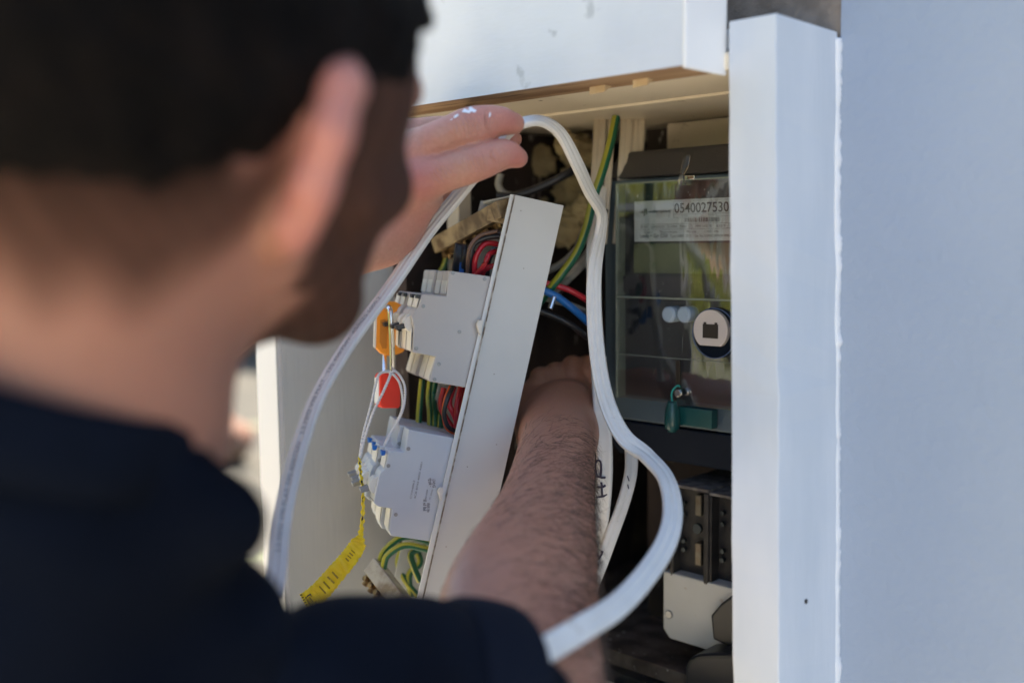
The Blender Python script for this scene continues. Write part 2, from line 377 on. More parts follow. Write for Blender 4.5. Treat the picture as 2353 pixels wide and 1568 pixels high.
# lid
xr = WY(1570, 150, .51)[0]
mb = MB(); mb.box((-.80, .51, ZT), (xr, .549, ZT+.17))
lid = mb.build('lid', [white_paint, raw_wood], cab)
for p_ in lid.data.polygons:
    if p_.normal.z < -.9: p_.material_index = 1
mb = MB(); mb.box((xr+.0005, .508, ZT-.002), (xr+.003, .552, ZT+.17)); mb.build('lid_end_strip', edge_white, cab, bevel=.001)
mb = MB()
mb.box((-.80, .5495, ZT+.001), (-.3385, .628, ZT+.012)); mb.box((-.66, .628, ZT-.0008), (-.3165, .86, ZT+.012))
# rounded gutter-like lip where the ceiling board curls down at the back
mb.build('ceiling_board', cream_board, cab, bevel=.002)
for cx, cy, s in ((1378, 203, 1.), (1476, 187, .9)):
    q = WZ(cx, cy, ZT-.001); mb = MB(); a = .006*s
    mb.ext([q+np.array((-a*1.1, -a*.5, -.004)), q+np.array((a*1.2, -a*.7, -.0035)), q+np.array((a, a*1.2, .002)), q+np.array((-a*1.3, a*.8, .003))], (0, 0, .008))
    mb.build('wood_wedge', chip_wood, cab, bevel=.0006)
# post: front left edge leans a little as in the photo
def postpoly(y):
    a = WY(1656 if y < 784 else 1684, y, .55); b = WY(1781 if y < 784 else 1790, y, .55); return a, b
a0, b0 = WY(1674, 45, .55), WY(1783, 30, .55); a1, b1 = WY(1684, 1700, .55), WY(1791, 1700, .55)
a1[2] = b1[2] = min(a1[2], b1[2]); a0[2] = b0[2]
def slab(a, b, a_, b_, dy): 
    return [a, b, b+np.array((0, dy, 0)), a+np.array((0, dy, 0))], [a_, b_, b_+np.array((0, dy, 0)), a_+np.array((0, dy, 0))]
t_, bo_ = slab(a0, b0, a1, b1, .078)
mb = MB(); N_ = 24; G = []
for k in range(N_+1):
    t = k/N_; ring = [np.array(p)*(1-t)+np.array(q)*t for p, q in zip(t_, bo_)]
    j = rng.normal(0, .00035, 4); ring = [r_+np.array((j[i], j[(i+1) % 4], 0)) for i, r_ in enumerate(ring)]; G.append(ring)
mb.grid(G, True, True); mb.build('frame_post', post_paint, cab, bevel=.0009)
mb = MB(); mb.box((WY(1654, 100, .556)[0], .556, ZT+.0145), (WY(1677, 100, .556)[0], .62, a0[2]-.003)); mb.build('frame_trim', post_paint, cab, bevel=.001)
# filler bead along the post and wall
mb = MB(); Zs = np.linspace(a0[2]-.004, a1[2], 240); G = []
xp = lambda z: np.interp(-z, [-b0[2], -b1[2]], [b0[0], b1[0]])
wob = np.convolve(rng.normal(0, .8, 240), np.ones(3)/3, 'same') + np.convolve(rng.normal(0, 3.0, 240), np.ones(17)/17, 'same')
for i, z in enumerate(Zs):
    wd = .0016 + .0009*max(-1, wob[i]); x = xp(z); G.append([(x-.001, .6245, z), (x+wd*.5, .6258, z), (x+wd, .6285, z), (x+wd*1.1, .6315, z), (x-.001, .6315, z)])
mb.grid(G, True, True); mb.build('filler_bead', filler_mat, cab, smooth=True)
q = WY(1851, 1380, .60); x_ = xp(q[2]); r_ = ray(1851, 1380); q = CAM + r_*(x_/r_[0])
mb = MB(); mb.cyl(q-np.array((.002, 0, 0)), (1, 0, 0), .0015, .0026, 12); mb.build('nail_hole', hole_mat, cab)
# inner lining
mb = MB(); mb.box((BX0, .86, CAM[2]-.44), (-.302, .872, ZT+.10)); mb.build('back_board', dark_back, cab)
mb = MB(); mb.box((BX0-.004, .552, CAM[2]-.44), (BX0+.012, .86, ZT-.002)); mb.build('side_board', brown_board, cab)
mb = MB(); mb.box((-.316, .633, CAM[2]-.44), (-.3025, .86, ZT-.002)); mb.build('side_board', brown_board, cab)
# left stile strip, beige
q = WY(1058, 470, .60); mb = MB(); mb.box((q[0]-.012, .595, CAM[2]-.42), (q[0]+.0025, .61, ZT-.003)); mb.build('door_stile', cream_board, cab, bevel=.001)
# vertical backing board that carries meter and fuses
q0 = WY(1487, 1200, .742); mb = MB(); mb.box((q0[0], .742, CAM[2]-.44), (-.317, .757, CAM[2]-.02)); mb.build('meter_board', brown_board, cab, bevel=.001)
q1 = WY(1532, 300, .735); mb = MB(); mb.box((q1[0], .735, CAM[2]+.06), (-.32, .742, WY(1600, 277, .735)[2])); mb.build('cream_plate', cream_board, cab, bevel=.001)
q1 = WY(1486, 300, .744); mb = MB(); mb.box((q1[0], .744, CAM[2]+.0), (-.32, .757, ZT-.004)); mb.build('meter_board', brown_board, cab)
# shelf
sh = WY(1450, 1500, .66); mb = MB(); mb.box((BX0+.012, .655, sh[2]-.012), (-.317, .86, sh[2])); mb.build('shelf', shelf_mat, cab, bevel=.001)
mb = MB(); mb.box((BX0+.012, .645, sh[2]-.045), (-.317, .70, sh[2]-.013)); mb.build('shelf_bearer', black_iron, cab, bevel=.002)
q = WY(1450, 1560, .63); mb = MB(); mb.box((-.80, .565, CAM[2]-.46), (-.317, .628, q[2]-.006)); mb.build('sill', cream_board, cab, bevel=.002)
# rubble bricks behind
rub = mat('rubble', (.20, .15, .075), .9, col2=(.42, .34, .19), scale=26, mix=(.35, .65), bump=1., bscale=90)
for (x, y, rr, d) in ((1330, 350, 46, .93), (1240, 370, 40, .95), (1320, 430, 52, .94), (1300, 520, 50, .93), (1180, 340, 40, .96), (1220, 455, 40, .97), (1345, 480, 35, .91), (1300, 330, 30, .9)):
    mb = MB(); c = P(x, y, d); R_ = rr/2352*d
    th = np.linspace(.05, math.pi-.05, 12); ph = np.linspace(0, 2*math.pi, 16, endpoint=False); ks = rng.normal(0, .13, (12, 16))
    G = [[c + R_*(1+ks[i, j])*np.array((1.1*math.sin(t)*math.cos(p), .6*math.sin(t)*math.sin(p), .85*math.cos(t))) for j, p in enumerate(ph)] for i, t in enumerate(th)]
    mb.grid(G, True, True); mb.build('mortar_lump', rub, cab)
# door
hx, hy = -.655, .592; e = WX(596, 1000, -.66)
dn = nrm((-.42, -.907, 0)); tt = .165
r_ = ray(640, 1000)[:2]; A_ = np.array([[r_[0], -dn[0]], [r_[1], -dn[1]]]); sol = np.linalg.solve(A_, np.array((hx, hy))); tt = sol[1]
E0 = np.array((hx, hy))+dn[:2]*tt
zt_, zb_ = ZT-.004, CAM[2]-.42
perp = np.array((-dn[1], dn[0]))*-1  # outward (away from opening)
perp = perp if perp[0] < 0 else -perp
mb = MB(); H0 = np.array((hx, hy))
poly = [np.array((*H0, zb_)), np.array((*E0, zb_)), np.array((*(E0+perp*.016), zb_)), np.array((*(H0+perp*.016), zb_))]
mb.ext(poly, (0, 0, zt_-zb_)); door = mb.build('door', door_metal, cab)
# door edge strip: from pixel 593 to 640 in the photo
r_ = ray(594, 1000)[:2]; nE = nrm((-.97, -.22)); A_ = np.array([[r_[0], -nE[0]], [r_[1], -nE[1]]]); sol = np.linalg.solve(A_, E0); tE = sol[1]
mb = MB(); a = np.array((*E0, zb_-.004)); b = np.array((*(E0+nE*tE), zb_-.004)); back = np.array((*(-dn[:2]*.006), 0))
mb.ext([a, b, b+back, a+back], (0, 0, zt_-zb_+.008)); mb.build('door_edge', edge_white, door, bevel=.0012)  # near-white gloss colour stands in for sun on this edge

# ------------------------------------------------------------------ electricity meter
YM = .665; off = np.array((0, 0, CAM[2]))
mx0, mx1 = WY(1389, 700, YM)[0], -.345
zz = lambda y: WY(1540, y, YM)[2]
zT, zH, zL, zB = WY(1410, 348, YM)[2], WY(1420, 414, YM)[2], WY(1600, 985, YM)[2], WY(1540, 1065, YM)[2]
meter = thing('electricity_meter', 'dark grey electricity meter with clear cover and white printed label', 'meter', (-.43, .74, zB))
def prism(profile, x0, x1, ch, m, name, bev=.002):
    # profile (Y,Z) extruded in X, left end narrowed by ch at the corners
    mb = MB(); mb.ext([(x0, y, z) for y, z in profile], (x1-x0, 0, 0)); return mb.build(name, m, meter, bevel=bev, seg=3)
# hood with sloping left shoulder
mb = MB()
f = [(mx0+.006, YM+.012, zT), (mx1-.006, YM+.012, zT), (mx1, YM+.001, zH+.001), (mx0, YM+.001, zH+.001)]
f = [np.array(q) for q in f]; bck = [np.array((q[0], .741, q[2])) for q in f]
mb.add(f+bck, [(0, 1, 2, 3), (7, 6, 5, 4), (0, 4, 5, 1), (1, 5, 6, 2), (2, 6, 7, 3), (3, 7, 4, 0)])
mb.build('hood', meter_hood, meter, bevel=.003, seg=3)
mb = MB(); mb.box((mx0, YM, zL), (mx1, .741, zH)); mb.build('case', meter_grey, meter, bevel=.0018)
mb = MB(); s = .007
f = [np.array(q) for q in ((mx0, YM-.0005, zL-.001), (mx1, YM-.0005, zL-.001), (mx1, YM+s, zB), (mx0+.009, YM+s, zB), (mx0+.001, YM+s*.7, zB+.010))]
mb.add(f+[np.array((q[0], .741, q[2])) for q in f], [(4, 3, 2, 1, 0), (5, 6, 7, 8, 9)] + [(i, (i+1) % 5, (i+1) % 5+5, i+5) for i in range(5)])
mb.build('terminal_cover', meter_dark, meter, bevel=.002, seg=3)
# inner black panel and display
fp = lambda Y: (lambda x, y: WY(x, y, Y))
def rect(mb, fn, x0, y0, x1, y1, dy=.0015):
    a = fn(x0, y0); b = fn(x1, y1); mb.box((a[0], a[1], b[2]), (b[0], a[1]+dy, a[2]))
Lx = WY(1428, 700, .66)[0]
cz0, cz1 = WY(1500, 920, .655)[2], WY(1500, 418, .655)[2]
mb = MB(); mb.box((Lx+.001, YM-.0012, cz0+.001), (mx1-.008, YM+.001, cz1-.001)); mb.build('face_plate', panel_dark, meter)
F1 = fp(.6626)
mb = MB(); rect(mb, F1, 1456, 560, 1700, 630); mb.build('display', lcd_mat, meter)
mb = MB(); rect(mb, fp(.6622), 1430, 633, 1700, 678); mb.build('legend_strip', mat('strip_violet', (.045, .04, .06), .4), meter)
for x in (1459, 1527, 1601, 1642, 1673):
    mb = MB(); rect(mb, fp(.6616), x-6, 650, x+6, 655, .0006); mb.build('legend_mark', ink, meter)
# white label
YL = .6612; FL = fp(YL)
LT = FL(1457, 463); LB = FL(1457, 555); lx1 = FL(1690, 500)[0]
mb = MB(); mb.box((LT[0], YL, LB[2]), (lx1, YL+.001, LT[2])); mb.build('label', label_white, meter)
FT = fp(YL-.0003)
# pixel helpers inside the 2150..2550 x 650..850 zoom
def zp(x, y): return ((2150+x*.17)/1.48810, (650+y*.17)/1.48810)
slope = -.030
def zl(mb, s, x0, x1, y0, h, bold=False, y1=None):
    p0 = zp(x0, y0); p1 = zp(x1, y0 if y1 is None else y1); text_on(mb, s, FT, p0, p1, h*.17/1.488, bold)
mb = MB()
zl(mb, '0540027530', 915, 2010, 458, 190, True, y1=425)
zl(mb, 'Landis + Gyr', 222, 605, 955, 72, True, y1=950); zl(mb, 'E350', 632, 775, 950, 72, True)
zl(mb, 'westernpower', 385, 855, 458, 62, True, y1=443)
mb.build('print_bold', ink, meter)
mb = MB()
zl(mb, '3P 4W', 225, 380, 768, 52, y1=765); zl(mb, '3x240/415V', 432, 715, 764, 52, y1=761); zl(mb, '10-100A', 768, 968, 757, 52, y1=753)
zl(mb, '50Hz', 1020, 1150, 752, 52); zl(mb, 'NMI 14/2/78', 1340, 1655, 745, 50, y1=742); zl(mb, 'E3219', 1765, 1935, 738, 50)
zl(mb, 'Class 1', 305, 465, 868, 50); zl(mb, 'Meter constants', 620, 972, 862, 50, y1=858); zl(mb, '1 Wh / imp', 1105, 1350, 852, 48)
zl(mb, '1 varh / imp', 1525, 1795, 845, 48); zl(mb, 'Type U3400  2015', 828, 1245, 948, 54, y1=942); zl(mb, 'Cat. No. U3400C2WWW-W00201', 1320, 2090, 942, 48, y1=932)
mb.build('print_fine', mat('ink_mid', (.05, .055, .07), .6), meter)
def seg(mb, x0, y0, x1, y1, th=5):
    a = np.array(zp(x0, y0)); b = np.array(zp(x1, y1)); d = b-a; nn = np.array((-d[1], d[0]))/np.hypot(*d)*th*.17/1.488/2
    mb.add([FT(*(a+nn)), FT(*(b+nn)), FT(*(b-nn)), FT(*(a-nn))], [(0, 1, 2, 3)])
mb = MB()
seg(mb, 215, 692, 2050, 655, 5); seg(mb, 215, 798, 2050, 765, 5)
mb.build('print_rules', ink, meter)
mb = MB()
for a in ((895, 232, 2080, 178), (895, 232, 900, 555), (895, 485, 2080, 450), (900, 555, 2080, 512), (1340, 475, 1342, 540)): seg(mb, *a, 5)
for a in ((1205, 690, 1270, 690), (1205, 765, 1270, 765), (1205, 690, 1205, 765), (1270, 690, 1270, 765), (1222, 708, 1253, 708), (1222, 747, 1253, 747), (1222, 708, 1222, 747), (1253, 708, 1253, 747),
          (2020, 655, 1970, 760), (2020, 655, 2060, 755), (1970, 760, 2060, 755), (2015, 690, 2020, 740)): seg(mb, *a, 6)
zl(mb, 'CODE', 1045, 1185, 525, 36); zl(mb, 'PROPERTY', 1590, 1770, 510, 34)
mb.build('print_boxes', ink_soft, meter)
mb = MB(); x = 1120
random.seed(3)
while x < 1815:
    wd = random.choice((7, 10, 14, 20)); seg(mb, x+wd/2, 642-(x-1120)*.012, x+wd/2, 560-(x-1120)*.03, wd); x += wd+random.choice((7, 9, 13, 18))
mb.build('barcode', mat('ink_bar', (.09, .09, .10), .6), meter)
mb = MB()   # tiled leaf emblem
for (cx, cy, a, b) in ((312, 387, 26, 28), (347, 387, 22, 28), (272, 425, 22, 22), (310, 428, 26, 32), (350, 425, 26, 40), (228, 447, 16, 14), (266, 453, 26, 20), (308, 465, 26, 22), (352, 470, 28, 22), (306, 497, 28, 22)):
    p = [zp(cx-a*.6, cy+b*.6), zp(cx+a*.6, cy+b*.6+2), zp(cx+a*.5, cy-b*.6), zp(cx-a*.35, cy-b*.6+2)]; mb.add([FT(*q) for q in p], [(0, 1, 2, 3)])
mb.build('emblem', ink_olive, meter)
# buttons
FB = fp(.6525)
for x in (1539, 1574):
    c = FB(x, 722); mb = MB(); mb.cyl(c+np.array((0, .010, 0)), (0, -1, 0), .0062, .012, 28); mb.cyl(c-np.array((0, .002, 0)), (0, -1, 0), .0062, .0012, 28, .0048)
    mb.build('button', btn_mat, meter, bevel=.0004, smooth=False)
    
c = FB(1640, 765); mb = MB(); mb.cyl(c+np.array((.0005, .0038, 0)), (0, -1, 0), .0188, .003, 40); mb.build('port_well', meter_dark, meter)
mb = MB(); a = np.linspace(0, 2*math.pi, 48, endpoint=False); tube(mb, np.array([c+np.array((.0005+.0184*math.cos(q), -.001, .0186*math.sin(q))) for q in np.append(a, a[0])]), .0005, 6); mb.build('port_ring', ring_blue, meter, smooth=True)
cc = FB(1638, 757)
pts = []
for q in np.linspace(0, 2*math.pi, 40, endpoint=False):
    x, z = .0148*math.cos(q), .0150*math.sin(q)
    pts.append(cc+np.array((x, 0, max(z, -.0118))))
mb = MB(); mb.ext(pts, (0, -.004, 0)); mb.build('optical_port', port_mat, meter, bevel=.0006)
mb = MB(); h_ = cc+np.array((0, -.0042, -.0005)); mb.box((h_[0]-.0062, h_[1]-.0003, h_[2]-.0055), (h_[0]+.0068, h_[1]+.002, h_[2]+.0048))
mb.box((h_[0]-.0055, h_[1]-.0003, h_[2]+.0048), (h_[0]-.0035, h_[1]+.002, h_[2]+.0062)); mb.box((h_[0]+.004, h_[1]-.0003, h_[2]+.0048), (h_[0]+.006, h_[1]+.002, h_[2]+.0062)); mb.build('port_socket', hole_mat, meter)
# clear cover: front pane with side rim
mb = MB(); yc = .6535
mb.box((Lx, yc, WY(1500, 684, .655)[2]), (mx1-.006, yc+.0016, cz1)); mb.build('clear_cover', clear_cover, meter)
mb = MB(); mb.box((Lx, yc+.0005, cz0), (mx1-.006, yc+.0021, WY(1500, 684, .655)[2]-.0008)); mb.build('clear_cover', clear_cover, meter)
rim = mat('cover_rim', (.22, .25, .21), .2, spec=.8)
mb = MB()
mb.box((Lx-.0008, yc-.0003, cz0), (Lx-.0001, YM, cz1)); mb.box((Lx, yc-.0004, cz1-.0006), (mx1-.006, yc+.001, cz1+.0005))
zc = WY(1500, 684, .655)[2]; mb.box((Lx, yc-.0004, zc-.0006), (mx1-.006, yc+.0003, zc+.0008))
zc = WY(1500, 818, .655)[2]; mb.box((Lx, yc+.0001, zc-.0003), (mx1-.006, yc+.0004, zc+.0002)); mb.build('cover_rim', rim, meter)
# slot, latch, seal
mb = MB(); rect(mb, fp(.6528), 1553, 828, 1561, 910, .0012); mb.build('slot', hole_mat, meter)
l0 = [WY(1580, 355, .655), WY(1572, 385, .652), WY(1566, 405, .650), WY(1566, 425, .650)]
mb = MB(); tube(mb, catmull(l0, 8), np.interp(np.linspace(0, 1, 25), (0, .3, .6, 1), (.0022, .003, .0018, .003)), 10); mb.build('latch', clear_p, meter, smooth=True)
mb = MB(); q = WY(1582, 408, .652); mb.box((q[0]-.004, q[1], q[2]-.0015), (q[0]+.005, q[1]+.004, q[2]+.0015)); mb.build('latch_pin', chrome, meter, bevel=.0005)
mb = MB(); q = WY(1544, 955, .650)
prof = [(0, .0115), (.0035, .0115), (.0040, .009), (.0057, .004), (.0060, -.004), (.0057, -.0095), (.0035, -.011), (.0032, -.0125), (0, -.0125)]
G = [[q+np.array((r_*math.cos(a), r_*math.sin(a), z)) for a in np.linspace(0, 2*math.pi, 20, endpoint=False)] for r_, z in prof]
mb.grid(G, True); mb.build('seal_barrel', seal_green, meter, smooth=True)
mb = MB(); mb.box((WY(1553, 950, .656)[0], .6555, WY(1600, 981, .656)[2]), (WY(1636, 950, .656)[0], .6635, WY(1600, 938, .656)[2])); mb.build('seal_flag', seal_green, meter, bevel=.0008)
mb = MB(); tube(mb, catmull([q+np.array((0, 0, .010)), q+np.array((-.0005, 0, .018)), WY(1552, 888, .651), WY(1560, 886, .653), WY(1561, 900, .655)], 8), .0008, 8); mb.build('seal_wire', seal_wire, meter, smooth=True)
q2 = WY(1560, 902, .651); mb = MB(); mb.cyl(q2, (0, -1, 0), .0030, .003, 12); mb.build('seal_screw', chrome, meter, bevel=.0006)
# dust specks and scratches on the cover
mb = MB()
for _ in range(70):
    x, y = random.uniform(1435, 1672), random.uniform(425, 800)
    if y > 455 and y < 560 and x > 1450: continue
    c = WY(x, y, yc-.0001); a = random.uniform(.0001, .0004); L_ = a*random.uniform(1, 4.)
    mb.add([c+np.array((-a, 0, 0)), c+np.array((0, 0, -L_)), c+np.array((a, 0, 0)), c+np.array((0, 0, L_))], [(0, 1, 2, 3)])
mb.build('dust_specks', mat('dust', (.5, .5, .46), .8), meter)['kind'] = 'stuff'

# ------------------------------------------------------------------ fuse holders, white cover, knobs
screw_dark = mat('screw_dark', (.035, .045, .055), .35, .7)
fuse = thing('fuse_holder', 'black service fuse holder on the board below the meter, beside the white cable', 'fuse holder', WY(1600, 1340, .70), 'black fuse holders below the meter')
A = WY(1567, 1126, .672); B = WY(1637, 1312, .672)
mb = MB(); fx0, fx1, fz0, fz1 = A[0]-.006, WY(1640, 1200, .672)[0], WY(1600, 1330, .672)[2], WY(1600, 1122, .672)[2]
mb.box((fx0, .675, fz0), (fx1, .741, fz1)); mb.box((fx1-.0045, .664, fz0), (fx1, .675, fz1)); mb.box((fx0, .664, fz0), (fx0+.003, .675, fz1))
mb.build('body', black_iron, fuse, bevel=.0009)
dusty = mat('dusty_top', (.10, .09, .085), .9, col2=(.22, .20, .18), scale=120, bump=.4)
mb = MB(); mb.box((fx0, .664, fz1+.0005), (fx1, .741, fz1+.003)); mb.build('top_cap', dusty, fuse, bevel=.0006)
for (y0, y1) in ((1135, 1185), (1245, 1300)):
    a = WY(1596, y0, .668); b = WY(1610, y1, .668); mb = MB(); mb.box((a[0], .668, b[2]), (b[0], .675, a[2])); mb.build('contact_strip', mat('clip_metal', (.14, .13, .11), .4, .8, col2=(.12, .10, .08), scale=150), fuse, bevel=.0008)
q = WY(1605, 1212, .668); mb = MB(); mb.cyl(q, (0, -1, 0), .0042, .003, 18); mb.build('screw', screw_dark, fuse, bevel=.0005)
for y in (1155, 1180, 1240, 1260):
    q = WY(1574, y, .673); mb = MB(); mb.cyl(q, (0, -1, 0), .0018, .003, 12); mb.build('terminal_screw', MATS['screw_dark'], fuse)
q = WY(1602, 1332, .68); mb = MB(); mb.cyl(q+np.array((0, 0, .004)), (0, 0, -1), .0085, .007, 20); mb.build('knob', black_iron, fuse, bevel=.0008)
f2 = copy_tree(fuse, None, (.0345, .0015, -.002))
f2['label'] = 'black service fuse holder beside the white post, right of the other fuse holder'
jb = thing('junction_cover', 'pale grey junction cover with one round screw under the fuse holders', 'cover', WY(1560, 1450, .69))
ja = WY(1523, 1310, .664); jb_ = WY(1523, 1450, .664); jx1 = -.335; jzb = WY(1600, 1482, .664)[2]
mb = MB(); poly = [(ja[0], .664, ja[2]), (jx1, .664, ja[2]), (jx1, .664, jzb-.001), (ja[0]+.006, .664, jzb-.001), (ja[0], .664, jzb+.006)]
mb.ext(poly, (0, .05, 0)); mb.build('cover_shell', mat('cover_pale', (.46, .47, .46), .5, col2=(.52, .53, .52), scale=12, spots=(90, .70, (.36, .30, .24)), bump=.1), jb, bevel=.0016, seg=3)
q = WY(1537, 1410, .6635); mb = MB(); mb.cyl(q+np.array((0, .001, 0)), (0, -1, 0), .0033, .0022, 18); mb.build('screw', rivet, jb, bevel=.0005)
kn = MB(); pts = [WY(x, y, .655) for x, y in ((1632, 1412), (1655, 1385), (1690, 1360), (1725, 1385), (1725, 1470), (1690, 1495), (1668, 1482), (1637, 1468))]
kn.ext(pts, (0, .03, 0)); tag(kn.build('conduit_cap', mat('cap_dark', (.010, .012, .018), .4), bevel=.002), 'faceted black cap against the pale junction cover, beside the post', 'cap')
kn = MB(); pts = [WY(x, y, .635) for x, y in ((1572, 1640), (1572, 1530), (1580, 1512), (1600, 1502), (1640, 1499), (1730, 1500), (1730, 1640))]
kn.ext(pts, (0, .03, 0)); tag(kn.build('service_fuse', MATS['cap_dark'], bevel=.004, seg=3), 'rounded black block at the foot of the cabinet, bottom of the picture', 'fuse block')

# ------------------------------------------------------------------ switchboard tray
A0 = P(1180, 447, .742)
uu = nrm(camdir(-.2246, .9744, 0)); ww = nrm(camdir(-.30, -.0692, .951)); vv = nrm(np.cross(uu, ww))
if vv @ RT > 0: vv = -vv
def T3(u, v, w_): return A0 + u*uu + v*vv + w_*ww
def TW(x, y, w_):           # pixel -> world point on the plane w = w_
    r = ray(x, y); Q = A0 + w_*ww; t = ((Q-CAM)@ww)/(r@ww); return CAM + r*t
tray = thing('switchboard_tray', 'loose off white metal switchboard tray tilted sideways, carrying two rows of breakers', 'switchboard tray', A0)
def quadslab(mb, c, vec): mb.ext(c, vec)
LU = .330; WT = .080
# near flange outline from the photo pixels (w=0)
c = [TW(1180, 446, 0), TW(1295, 472, 0), TW(1140, 1186, 0), TW(1052, 1560, 0), TW(920, 1560, 0)]
fl = MB(); fl.ext([TW(1181, 447, 0), TW(1295, 472, 0), TW(1222, 800, 0), TW(1066, 1500, 0), TW(946, 1478, 0)], ww*.0012)
fl.build('side_flange', tray_mat, tray, bevel=.0004)
lip = MB(); lip.ext([TW(1181, 447, -.0004), TW(1183.5, 448, -.0004), TW(949, 1478, -.0004), TW(946, 1478, -.0004)], -ww*.0008); lip.build('seam_strip', seam_mat, tray)
lip = MB(); lip.ext([TW(1173, 446, .001), TW(1181, 447, .001), TW(946, 1478, .001), TW(935, 1474, .001)], ww*.0018); lip.build('front_lip', mat('lip_white', (.70, .72, .72), .3, spec=.7), tray, bevel=.0003)
lip = MB(); lip.ext([TW(1179, 447, -.0006), TW(1186, 446, -.0006), TW(1184, 449, -.0006)], -ww*.0004)
vB = (TW(1295, 472, 0)-A0)@vv
bk = MB(); o_ = A0+vB*vv; bk.ext([o_+uu*.005, o_+uu*LU, o_+uu*LU+ww*WT, o_+uu*.005+ww*WT], vv*.0012); bk.build('back_plate', tray_mat, tray)
o_ = T3(0, 0, .0012); u0 = (TW(1295, 472, 0)-A0)@uu
bk = MB(); bk.ext([T3(0, 0, .0012), T3(u0, vB, .0012), T3(u0, vB, WT), T3(0, 0, WT)], uu*.0012); bk.build('top_flange', tray_mat, tray)
bk = MB(); bk.ext([T3(0, .002, WT), T3(u0, vB, WT), T3(LU, vB, WT), T3(LU, .002, WT)], ww*.0012); bk.build('side_flange', tray_mat, tray)
for (u_, v_, a) in [(.01, -.008, .0005), (.05, -.02, .0004), (.13, -.016, .0005), (.2, -.012, .0004), (.18, -.03, .0004), (.26, -.01, .0005)]:
    mb = MB(); mb.cyl(T3(u_, v_, .0002), -ww, a, .0003, 8); mb.build('paint_chip', seam_mat, tray)
for (x, y, s) in ((1101, 750, 1.), (1011, 1131, .85)):
    p_ = [TW(x-9*s, y-5*s, .0015), TW(x-5*s, y-15*s, .0015), TW(x+6*s, y-16*s, .0015), TW(x+2*s, y+20*s, .0015), TW(x-3*s, y+16*s, .0015)]
    mb = MB(); mb.ext(p_, -ww*.0035); mb.build('rail_clip', nub_mat, tray, bevel=.0006)

# breakers --------------------------------------------------
def breaker(outline, mside, mfront, label, rivets, first_w, toggle, group, marks=None, frontsegs=(), face_w=.0175):
    t = thing('circuit_breaker', label, 'circuit breaker', TW(*outline[0], first_w), group)
    mb = MB(); pts = [TW(x, y, first_w) for x, y in outline]; mb.ext(pts, ww*face_w)
    mb.build('housing', mside, t, bevel=.0009)
    for x, y in rivets:
        mb = MB(); c = TW(x, y, first_w); mb.cyl(c+ww*.0004, -ww, .00145, .0009, 16); mb.cyl(c-ww*.0005, -ww, .0008, .0002, 12, .0006); mb.build('rivet', rivet, t, bevel=.0002)
    for (x0, y0, x1, y1, m_) in frontsegs:   # front strips lying on the front faces, proud 0.4 mm
        a, b = TW(x0, y0, first_w+.0012), TW(x1, y1, first_w+.0012); out = vv*.0006
        mb = MB(); mb.ext([a+out, b+out, b+out+ww*(face_w-.0024), a+out+ww*(face_w-.0024)], vv*.0005); mb.build('front_strip', m_, t, bevel=.0002)
    # toggle
    x, y = toggle; c = TW(x, y, first_w+face_w*.5)
    mb = MB(); mb.cyl(c-ww*.005, ww, .0065, .010, 20); mb.build('toggle_drum', mcb_white, t, bevel=.0004)
    mb = MB(); d1 = nrm(vv*.8+uu*.45); d2 = np.cross(d1, ww)
    mb.ext([c-ww*.004+d2*.002, c-ww*.004-d2*.002, c-ww*.004-d2*.0015+d1*.0125, c-ww*.004+d2*.0015+d1*.0125], ww*.008); mb.build('toggle', [w_black], t, bevel=.0005)
    return t
O1 = [(1031, 623), (1034, 622), (1135, 636), (1180, 645), (1125, 905), (1070, 890), (986, 876), (1000, 819), (947, 809), (950, 752), (945, 727), (952, 713), (960, 706), (968, 675), (1025, 680), (1029, 640)]
b1 = breaker(O1, mcb_mat, mcb_white, 'nearest breaker of the upper row, plain grey side with five rivets', [(1040, 627), (1113, 641), (972, 703), (1055, 762), (956, 800), (1008, 836), (998, 871)], .004, (946, 742), 'circuit breakers in the upper row of the tray',
             frontsegs=((1001, 822, 987, 872, mcb_white), (948, 755, 946, 805, mcb_white), (1030, 645, 1025, 676, mcb_white), (966, 680, 959, 706, mcb_white)))
mb = MB(); c = TW(961, 682, .003); mb.ext([TW(958, 676, .0035), TW(967, 677, .0035), TW(965, 686, .0035), TW(957, 685, .0035)], ww*.006); mb.build('test_button', w_black, b1, bevel=.0003)
ups = ['second breaker of the upper row, just behind the nearest one', 'third breaker of the upper row, behind the orange lockout clip', 'farthest breaker of the upper row, by the far flange', 'farthest breaker of the upper row, by the far flange']
for k in range(1, 4):
    c_ = copy_tree(b1, None, ww*.0182*k*1.02 + vv*(.0 if k < 2 else .002)); c_['label'] = ups[k-1]
O2 = [(939, 986), (1045, 1006), (1090, 1016), (1034, 1258), (987, 1243), (897, 1230), (893, 1218), (900, 1168), (868, 1163), (858, 1154), (865, 1121), (870, 1096), (876, 1083), (884, 1076), (893, 1035), (929, 1038), (934, 1010)]
b2 = breaker(O2, mcb_blue_white, mcb_white, 'nearest breaker of the lower row, pale side with grey printed text', [(938, 1030), (892, 1069), (909, 1181)], .004, (865, 1112), 'circuit breakers in the lower row of the tray',
             frontsegs=((900, 1170, 894, 1215, mcb_white), (892, 1040, 885, 1074, mcb_white), (868, 1125, 861, 1152, mat('screen_grey', (.12, .13, .14), .3))))
mb = MB(); TS = lambda x, y: TW(x, y, .0037)
def z3(x, y): return (672+x*.3214, 940.9+y*.3214)
mb2 = MB()
for s_, a, b_, h in (('CVA4863', (850, 635), (875, 505), 4.2), ('4CB 8743 4003 A001', (880, 635), (930, 375), 4.2), ('AS 6289', (955, 640), (970, 570), 3.5), ('MC 200/400', (985, 640), (1005, 570), 3.2)):
    text_on(mb, s_, TS, z3(*a), z3(*b_), h)
